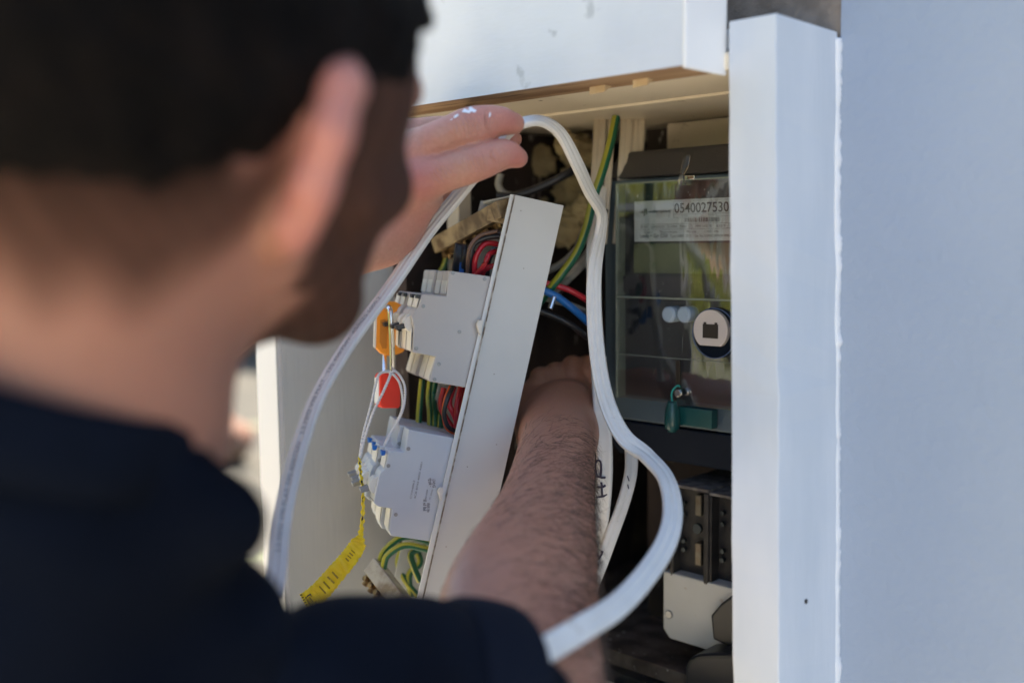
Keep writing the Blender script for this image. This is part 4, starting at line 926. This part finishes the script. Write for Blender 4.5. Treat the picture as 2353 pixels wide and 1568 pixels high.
# --- head frame
fh = nrm(camdir(.45, -.12, .88)); hh = camdir(.18, -.95, -.22); hh = nrm(hh-(hh@fh)*fh); shd = nrm(np.cross(fh, hh))
if shd@RT < 0: shd = -shd
HC = CAM + camdir(-.124, -.080, .384)
Hd = lambda s, f, h: HC + s*shd + f*fh + h*hh
axH = [shd, fh, hh]
head_groups = [
    (.03, .03, [('e', Hd(0, -.012, .030), axH, (.0735, .094, .082)), ('e', Hd(0, .035, .020), axH, (.0635, .058, .075))]),
    (.02, .02, [('e', Hd(0, .040, -.030), axH, (.056, .052, .056)), ('s', Hd(.048, .005, -.034), Hd(.020, .074, -.068), .015, .015), ('s', Hd(-.048, .005, -.034), Hd(-.020, .074, -.068), .015, .015), ('s', Hd(-.015, .076, -.070), Hd(.015, .076, -.070), .015, .015)]),
    (.010, .008, [('s', Hd(.05, .062, -.012), Hd(.058, .030, -.014), .014, .014), ('s', Hd(-.05, .062, -.012), Hd(-.058, .030, -.014), .014, .014), ('s', Hd(-.04, .083, .028), Hd(.04, .083, .028), .009, .009)]),
    (.008, .006, [('s', Hd(0, .088, .018), Hd(0, .112, -.022), .007, .011), ('s', Hd(-.010, .098, -.026), Hd(.010, .098, -.026), .007, .007)]),
    (.004, .003, [('s', Hd(-.018, .087, -.038), Hd(.018, .087, -.038), .005, .005), ('s', Hd(-.015, .086, -.046), Hd(.015, .086, -.046), .006, .006)]),
    (.028, .03, [('s', Hd(0, -.035, -.020), P(130, 1000, .385), .056, .056), ('s', P(130, 1000, .385), P(90, 1250, .405), .055, .052)]),
    (.03, .03, [('s', P(60, 1400, .42), P(-440, 1560, .46), .045, .045), ('s', P(60, 1400, .42), P(400, 1640, .42), .045, .028), ('s', P(60, 1300, .42), P(100, 2700, .52), .045, .09)]),
]
for sg in (1, -1):
    b = lambda s, f, h: Hd(sg*s, f, h)
    ez = nrm(b(.55, -.38, .12)-HC)   # direction of the auricle plane outward/back
    rim = [b(.069, -.002, .018), b(.075, -.006, .029), b(.083, -.015, .027), b(.086, -.023, .012), b(.081, -.024, -.006), b(.072, -.019, -.020), b(.064, -.013, -.028)]
    head_groups.append((.006, .008, [('s', rim[i], rim[i+1], .0052, .0052) for i in range(6)]
        + [('e', b(.077, -.016, .004), [nrm(b(.80, -.60, 0)-HC), hh, np.cross(nrm(b(.80, -.60, 0)-HC), hh)], (.0145, .026, .0045)), ('s', b(.068, -.011, -.022), b(.067, -.014, -.028), .0062, .0055)]))
    head_groups.append((.003, .003, [('e', b(.032, .078, .004), axH, (.013, .011, .010))]))

# --- left arm and raised hand
LW = J(868, 505, .700, 88)
lh = [
    (.02, .02, chain(J(-420, 1500, .44, 300), J(30, 1060, .49, 265))),
    (.02, .02, chain(J(30, 1060, .49, 250), J(400, 725, .600, 168), J(690, 588, .665, 110), (LW[0], LW[1]))),
    (.016, .016, chain((LW[0], LW[1]*.86), J(950, 418, .668, 44)) + chain(J(862, 480, .70, 76), J(935, 358, .672, 42)) + chain(J(850, 455, .705, 66), J(915, 326, .690, 42)) + chain(J(850, 440, .715, 56), J(888, 312, .706, 40))
        + chain(J(880, 520, .70, 74), J(975, 452, .683, 40))),
    (-.012, .006, chain(J(958, 416, .664, 45), J(1040, 391, .660, 44), J(1100, 371, .659, 43), J(1158, 354, .664, 34.5), J(1190, 363, .669, 23))),        # index
    (-.010, .006, chain(J(942, 350, .668, 46), J(1030, 311, .662, 43), J(1082, 292, .660, 46), J(1140, 279, .667, 36), J(1180, 284, .674, 25))),  # middle
    (-.010, .006, chain(J(922, 324, .690, 38), J(980, 300, .694, 31), J(1060, 296, .702, 28), J(1120, 300, .708, 23))),        # ring
    (-.008, .006, chain(J(890, 310, .708, 38), J(940, 302, .714, 29), J(1000, 303, .724, 26), J(1050, 312, .730, 21))),         # little
    (-.010, .008, chain(J(930, 505, .715, 55), J(1000, 450, .722, 38), J(1090, 385, .718, 31), J(1150, 338, .712, 27), J(1178, 320, .706, 21))), # thumb
]
# --- right arm reaching in
ra = [
    (.02, .02, chain(J(420, 1650, .42, 140), J(1120, 1690, .50, 165))),
    (.03, .02, chain(J(1100, 1720, .50, 165), J(1190, 1590, .52, 168), J(1186, 1480, .555, 166), J(1190, 1390, .580, 157), J(1216, 1300, .612, 134), J(1246, 1210, .645, 104), J(1266, 1120, .685, 82), J(1280, 1030, .725, 68), J(1286, 980, .76, 56), J(1290, 930, .80, 40))
        + chain(J(1235, 1600, .525, 140), J(1238, 1450, .570, 122), J(1262, 1300, .620, 93), J(1283, 1150, .675, 64), J(1302, 1060, .715, 48), J(1316, 990, .76, 38), J(1326, 930, .80, 28))      # ulnar side
        + chain(J(1160, 1520, .530, 135), J(1140, 1400, .570, 112), J(1184, 1280, .615, 90), J(1228, 1150, .665, 60), J(1248, 1060, .71, 50), J(1252, 990, .755, 40), J(1256, 930, .80, 30))),
    (.018, .016, chain(J(1290, 1020, 0.767, 60), J(1298, 940, 0.817, 48), J(1284, 905, 0.842, 38)) + chain(J(1272, 1010, 0.772, 56), J(1268, 940, 0.822, 36)) + chain(J(1302, 1010, 0.772, 50), J(1332, 895, 0.842, 36))
        + chain(J(1255, 1030, 0.762, 48), J(1236, 985, 0.782, 38))),
    (-.008, .006, chain(J(1268, 915, 0.837, 31), J(1254, 885, 0.857, 29), J(1243, 868, 0.837, 27), J(1240, 885, 0.824, 23))),
    (-.008, .006, chain(J(1292, 905, 0.842, 31), J(1286, 870, 0.862, 29), J(1276, 858, 0.842, 27), J(1276, 877, 0.829, 23))),
    (-.008, .006, chain(J(1316, 895, 0.847, 31), J(1320, 858, 0.867, 29), J(1316, 842, 0.847, 27), J(1314, 862, 0.834, 23))),
    (-.008, .006, chain(J(1338, 890, 0.852, 29), J(1348, 855, 0.872, 26), J(1350, 838, 0.857, 24), J(1346, 856, 0.842, 20))),
    (-.012, .008, chain(J(1238, 1000, 0.777, 40), J(1214, 950, 0.797, 30), J(1214, 910, 0.817, 25), J(1226, 885, 0.829, 20))),
]
def bb(groups, pad, only=None):
    A = []
    for g_ in groups:
        for p in g_[2]:
            if p[0] == 's': A += [p[1]-max(p[3], p[4]), p[1]+max(p[3], p[4]), p[2]-max(p[3], p[4]), p[2]+max(p[3], p[4])]
            elif p[0] == 'c': A += [p[1], p[2]]
            else: A += [p[1]-max(p[3]), p[1]+max(p[3])]
    A = np.array(A); return A.min(0)-pad, A.max(0)+pad
person = thing('person', 'man from behind, short dark hair and beard, navy shirt, both hands at the cabinet', 'person', (float(HC[0]), float(HC[1])-.05, 0))
def build_part(groups, h, fnmod=None):
    lo, hi = bb(groups, .006); fn = (lambda X: eval_groups(groups, X)) if fnmod is None else fnmod
    V, Q = surface(fn, lo, hi, h); return V, Q
bodyV, bodyQ = [], []; nv = 0; parts_idx = []
for gname, groups, h in (('head', head_groups, .0026), ('left', lh, .0016), ('right', ra, .0016)):
    V, Q = build_part(groups, h); V = relax(V, Q, 1); parts_idx.append((gname, nv, nv+len(V))); bodyV.append(V); bodyQ.append(Q+nv); nv += len(V)
BV = np.concatenate(bodyV); BQ = np.concatenate(bodyQ)
red = np.zeros(nv); stub_shade = np.zeros(nv); tan = np.zeros(nv)
i0, i1 = parts_idx[0][1:]; Vh = BV[i0:i1]; L_ = (Vh-HC)@np.array(axH).T; s_l, f_l, h_l = L_.T
sm = lambda x, a, b: np.clip((x-a)/(b-a), 0, 1)**2*(3-2*np.clip((x-a)/(b-a), 0, 1))
low = np.interp(f_l, (-.062, -.043, -.026, -.019, 0), (-.047, -.039, -.014, .004, .028)); blk = np.interp(f_l, (-.093, -.067, -.032, 0), (-.012, -.010, .012, .036))
hair = .86*sm(h_l+.003*np.sin(s_l*190+f_l*130), low-.030, low+.016) + .13*sm(h_l, (low+blk)/2-.010, blk+.008)
hair = hair*(np.abs(s_l) < .0795)*(f_l < .055+.3*h_l)
beard = sm(f_l, .004, .022)*sm(-h_l, -.035, .01)*sm(-h_l, -.9, 0)*(h_l > -.125)*(1-sm(np.abs(s_l), .0765, .080))
beard = np.where((f_l > .085) & (h_l > -.04), 0, beard); beard = beard*np.where((h_l < -.02) | (np.abs(s_l) > .045), 1, 0)
nse = .5+.5*np.sin(Vh@np.array((410., 230., 170.)))*np.sin(Vh@np.array((-190., 330., 290.)))
under = sm(f_l, .0, .03)*sm(-h_l, .07, .10)*.6
sideburn = .90*sm(f_l, -.006, .006)*sm(np.abs(s_l), .035, .048)*sm(-h_l, -.075, -.06)*(1-sm(f_l, .07, .085))*(h_l > -.05)
stub_shade[i0:i1] = np.clip(np.maximum(np.maximum(np.maximum(hair, sideburn), .22), np.maximum(beard*.90, under))*(.93+.07*nse), 0, 1)  # mask floor darkens all head skin, painting in its deep shade
ear = sm(np.abs(s_l)+.25*np.clip(-f_l, 0, .04), .0745, .079)*(np.abs(f_l) < .05)*(np.abs(h_l) < .06)
red[i0:i1] = np.clip(.5+.12*ear, 0, 1); stub_shade[i0:i1] *= (1-ear*.6)
tan[i0:i1] = .8*(1-ear)
i0, i1 = parts_idx[1][1:]; V_ = BV[i0:i1]
r0 = np.zeros(i1-i0)
for q, rr, a in ((P(943, 389, .645), .014, .45), (P(976, 425, .645), .014, .5), (P(1077, 253, .655), .016, .5), (P(1100, 345, .645), .015, .35), (P(1190, 370, .66), .012, .65), (P(1190, 280, .66), .014, .6), (P(930, 500, .66), .03, .3), (P(1170, 335, .70), .01, .7)):
    r0 += a*mask_pt(V_, q, rr)
red[i0:i1] = np.clip(r0+.08, 0, 1)
i0, i1 = parts_idx[2][1:]; V_ = BV[i0:i1]; r0 = .6*mask_pt(V_, P(1350, 1070, .64), .02); 
red[i0:i1] = np.clip(r0+.12, 0, 1); tan[i0:i1] = .85
along = np.zeros(nv); crease = np.zeros(nv); i0, i1 = parts_idx[1][1:]; V_ = BV[i0:i1]; best = np.zeros(i1-i0)
for a_, b_, c_, rr in (((1030, 311, .640), (1082, 280, .640), (1140, 279, .65), .010), ((1040, 391, .64), (1100, 371, .64), (1158, 354, .645), .009), ((1100, 371, .64), (1158, 350, .645), (1190, 363, .655), .006), ((1082, 292, .64), (1142, 272, .648), (1180, 284, .66), .006), ((880, 520, .66), (1010, 400, .645), (1060, 392, .64), .006)):
    o_ = P(*b_); ax_ = nrm(P(*c_)-P(*a_)); m_ = mask_pt(V_, o_, rr)*1.0; k_ = m_ > best
    along[i0:i1][k_] = ((V_-o_)@ax_)[k_]; best = np.maximum(best, m_)
crease[i0:i1] = best
body = mesh_np('body', BV, BQ, skin, person, {'redness': red, 'stubble_shade': stub_shade, 'tan': tan, 'along': along, 'crease': crease})

# paint flecks on the raised hand: short strips hugging the skin
def project(groups, q):
    o_ = CAM.copy(); d_ = nrm(q-CAM); t = .5
    for _ in range(60):
        dd = float(eval_groups(groups, (o_+d_*t)[None])[0]); t += dd*.9
        if abs(dd) < 1e-5: break
    return o_+d_*t
mb = MB()
def fleck(cx, cy, pts):
    ps = [project(lh, P(cx+x, cy+y, .66)) for x, y in pts]; mid = project(lh, P(cx, cy, .66)); o_ = -FW*.0004; k = len(ps)
    mb.add([mid+o_*1.5]+[q+o_ for q in ps], [(0, i+1, (i+1) % k+1) for i in range(k)])
fleck(1078, 254, [(-18, 4), (-12, -4), (-10, -8), (-2, -6), (4, -9), (9, -4), (17, 0), (13, 5), (4, 3), (0, 7), (-8, 5)])
fleck(1046, 268, [(-5, 4), (-2, -2), (6, -6), (8, -3), (1, 3)]); fleck(1125, 264, [(-2, 6), (-1, -3), (2, -7), (2, 1), (0, 6)])
fleck(1036, 275, [(-4, 2), (0, -1), (4, -3), (2, 1)])
mb.build('paint_fleck', paint_fleck, person)

# hair cap: cropped hair shell over the scalp
def hair_fn(X):
    L = (X-HC)@np.array(axH).T; s, f, h = L[..., 0], L[..., 1], L[..., 2]
    d = smin(ell_d(X, Hd(0, -.012, .030), axH, (.0738, .0970, .0860)), ell_d(X, Hd(0, .035, .020), axH, (.0636, .0600, .0780)), .03)
    d = d - .0022*np.sin(X[..., 0]*300+2*np.sin(X[..., 2]*190))*np.sin(X[..., 1]*280)*np.sin(X[..., 2]*260)
    line = np.interp(f, (-.093, -.067, -.032, 0, .03), (-.032, -.030, -.002, .030, .03))-.012
    thick = np.clip((h-line)/.035, 0, 1)*.010
    line2 = np.where(f > .045, .05+.2*(f-.045), line)
    return np.maximum(d-thick+.004, line2-h)
lo, hi = HC-.14, HC+.14
V, Q = surface(hair_fn, lo, hi, .003, .02); hair_o = mesh_np('hair', relax(V, Q, 1), Q, hair_mat, person)

# shirt: torso, shoulders and sleeves, hems
def shirt_fn(X):
    g_ = shirt_groups; d = eval_groups(g_, X)
    W_ = X@np.array([nrm(RT*.5-UP), nrm(RT+UP*.6), FW]).T
    fold = .0030*np.sin(W_[..., 0]*62+1.5*np.sin(W_[..., 1]*31)+W_[..., 2]*30)+.0016*np.sin(W_[..., 1]*120+2*np.sin(W_[..., 0]*50))
    return d+fold
shirt_groups = [
    (.03, .05, [('s', P(40, 1330, .38), P(60, 1900, .41), .066, .100), ('s', P(20, 1900, .42), P(100, 2900, .50)+np.array((0, 0, -.15)), .11, .16),
                ('s', P(0, 1300, .39), P(-520, 1560, .45), .066, .075)]),
    (.015, .02, [('s', P(-300, 860, .365), P(60, 1020, .365), .052, .049), ('s', P(60, 1020, .365), P(322, 1195, .368), .049, .034), ('s', P(350, 1170, .37), P(500, 1184, .36), .020, .0125), ('s', P(230, 1270, .37), P(460, 1215, .36), .03, .0145)]),
    (.008, .02, [('s', P(230, 1700, .39), P(452, 1470, .395), .072, .032), ('s', P(120, 1400, .385), P(380, 1470, .385), .05, .034)]),
    (.008, .02, [('s', P(420, 1760, .40), P(820, 1610, .43), .040, .042), ('s', P(820, 1610, .43), P(1075, 1655, .465), .042, .049)]),
    (.02, .02, chain(J(-420, 1500, .44, 360), J(0, 1090, .485, 320))),
]
lo, hi = bb(shirt_groups, .012)
V, Q = surface(shirt_fn, lo, hi, .0042, .015); V = relax(V, Q, 2)
mesh_np('shirt', V, Q, shirt_mat, person)
# collar band around the neck
ctr = P(95, 850, .370); e1 = nrm(RT-.36*UP); e2 = nrm(-FW-.02*UP); e2 = nrm(e2-(e2@e1)*e1); ax_n = nrm(np.cross(e1, e2)); ax_n = ax_n if ax_n@UP < 0 else -ax_n
def collar_ring(u, r_, dz): return ctr+ax_n*dz+r_*(math.cos(u)*e1+math.sin(u)*e2)
G = []
for u in np.linspace(0, 2*math.pi, 49):
    G.append([collar_ring(u, .0600, .000), collar_ring(u, .0618, -.003), collar_ring(u, .0640, .000), collar_ring(u, .067, .012), collar_ring(u, .070, .024), collar_ring(u, .062, .026), collar_ring(u, .058, .02)])
mb = MB(); mb.grid(G, True); mb.build('collar', shirt_mat, person, smooth=True)
# sleeve hem, lighter navy than the shirt
mb = MB(); tube(mb, catmull([P(990, 1640, .456), P(1060, 1650, .463), P(1104, 1660, .468)], 3), np.array([.0505, .0530, .0538, .0543, .0545, .0546, .0542]), 40); mb.build('cuff', cuff_mat, person, smooth=True, bevel=.002)
# arm hair
fa = [ra[1]]
NV = BV[parts_idx[2][1]:parts_idx[2][2]]
nrmls = np.zeros((nv, 3)); fq = BV[BQ]; fn_ = np.cross(fq[:, 2]-fq[:, 0], fq[:, 3]-fq[:, 1])
for a in range(4): np.add.at(nrmls, BQ[:, a], fn_)
nrmls /= np.linalg.norm(nrmls, axis=1)[:, None]+1e-12
Nr = nrmls[parts_idx[2][1]:parts_idx[2][2]]
arm_ax = nrm(P(1266, 1090, .675)-P(1196, 1390, .565)); up_ = -arm_ax
tpos = (NV-P(1196, 1500, .54))@arm_ax; L_arm = (P(1278, 1010, .705)-P(1196, 1500, .54))@arm_ax
prj = NV-CAM; pz = prj@FW; px = 1176+2352*(prj@RT)/pz
facing = (Nr*(CAM-NV)).sum(1)
side = np.clip(((prj@RT)/pz*2352+1176-1230)/120, -1, 1)
wgt = (facing > -.12)*(tpos > -.08)*(tpos < L_arm+.028)*(.12+.88*np.clip(side*.6+.5, 0, 1))*np.clip((L_arm+.030-tpos)/.05, 0, 1)
wgt = wgt/wgt.sum(); pick = rng.choice(len(NV), 4300, p=wgt)
HV, HQ = [], []
for k, i in enumerate(pick):
    n_ = Nr[i]; base = NV[i]+rng.normal(0, .0004, 3)-n_*.0003
    d0 = nrm(-arm_ax*.0 + arm_ax*rng.normal(.25, .35) + RT*rng.normal(.55, .35) + UP*rng.normal(-.35, .3)); d0 = nrm(d0-(d0@n_)*n_*.88)
    bend = nrm(np.cross(n_, d0))*rng.normal(0, .5); Lh = rng.uniform(.007, .017); wd0 = rng.uniform(.00005, .00012)
    p = base; sd_ = nrm(np.cross(d0, CAM-base)); row = []
    for j in range(4):
        t = j/3; q = base + n_*(.0012*math.sin(t*2.2)*Lh/.01) + d0*Lh*t + bend*Lh*t*t*.5; w2 = wd0*(1-.8*t); row += [q-sd_*w2, q+sd_*w2]
    b0 = len(HV)
    HV += row; HQ += [(b0+2*j, b0+2*j+1, b0+2*j+3, b0+2*j+2) for j in range(3)]
ho = mesh_np('arm_hair', np.array(HV), np.array(HQ), armhair_mat, person, smooth=False); ho['kind'] = 'stuff'
# garden ------------------------------------------------------
def tree(label, x, y, h, cr, n, m, name='garden_tree', seed=1):
    rg = np.random.default_rng(seed); t = thing(name, label, 'tree', (x, y, 0), 'sunlit trees across the garden')
    mb = MB(); tube(mb, catmull([(x, y, -.05), (x+.03, y, h*.3), (x-.04, y+.05, h*.55), (x+.02, y, h*.8)], 6), np.linspace(.11, .04, 19)*h/3.5, 9)
    for k in range(5):
        a = k*1.3+seed; z0 = h*(.35+.08*k); tube(mb, catmull([(x, y, z0), (x+.5*cr*math.cos(a), y+.5*cr*math.sin(a), z0+.25*h*.6), (x+.85*cr*math.cos(a), y+.85*cr*math.sin(a), z0+.32*h)], 4), np.linspace(.045, .012, 9)*h/3.5, 6)
    mb.build('trunk', bark, t, smooth=True)
    K = 16; cc = rg.normal(0, 1, (K, 3)); cc /= np.linalg.norm(cc, axis=1)[:, None]; cc *= cr*rg.uniform(.35, .95, (K, 1)); cc[:, 2] = cc[:, 2]*1.25; cc += (x, y, h*.46)
    w_ = rg.integers(0, K, n); pos = cc[w_]+rg.normal(0, cr*.2, (n, 3)); a = nrm((1, 0, 0)); 
    d1 = rg.normal(0, 1, (n, 3)); d1 /= np.linalg.norm(d1, axis=1)[:, None]; d2 = np.cross(d1, rg.normal(0, 1, (n, 3))); d2 /= np.linalg.norm(d2, axis=1)[:, None]
    s = rg.uniform(.03, .07, (n, 1)); V = np.stack([pos-d1*s*1.6, pos-d2*s*.7, pos+d1*s*1.6, pos+d2*s*.7], 1).reshape(-1, 3); Q = np.arange(4*n).reshape(-1, 4)
    mesh_np('crown', V, Q, m, t, smooth=False)
tree('tall yellow green tree reflected in the meter cover, behind the man on the left', -4.6, -3.6, 4.6, 1.5, 9000, leaf_b, seed=2)
tree('olive green tree standing between two taller ones across the garden', -3.3, -4.6, 3.6, 1.2, 8000, leaf_a, seed=3)
tree('broad olive tree nearest the house corner across the garden', -6.2, -2.2, 4.2, 1.5, 9000, leaf_a, seed=4)
tree('yellow green tree farthest right across the garden', -1.6, -5.6, 4.4, 1.4, 8000, leaf_b, seed=5)
# tall rendered boundary wall far behind the cabinet door, and a sandstone rock on the ground
bw = MB(); bw.box((-16, 7.5, 0), (-4.0, 7.7, 1.9)); tag(bw.build('boundary_wall', mat('boundary', (.030, .030, .018), .9, col2=(.065, .058, .038), scale=1.5, bump=.5), bevel=.01), 'blurred sandy boundary wall far beyond the open cabinet door', 'wall')
def rock(label, c, R_, seed):
    rg = np.random.default_rng(seed); th = np.linspace(.05, math.pi-.05, 12); ph = np.linspace(0, 2*math.pi, 18, endpoint=False); ks = rg.normal(0, .09, (12, 18))
    G = [[np.array(c)+R_*(1+ks[i, j])*np.array((1.2*math.sin(t)*math.cos(p), 1.0*math.sin(t)*math.sin(p), .7*math.cos(t))) for j, p in enumerate(ph)] for i, t in enumerate(th)]
    mb = MB(); mb.grid(G, True, True); tag(mb.build('rock', rock_mat, smooth=True), label, 'rock')
q = WZ(505, 1010, .15); rock('orange sandstone rock blurred on the ground beyond the collar', q, .22, 1)
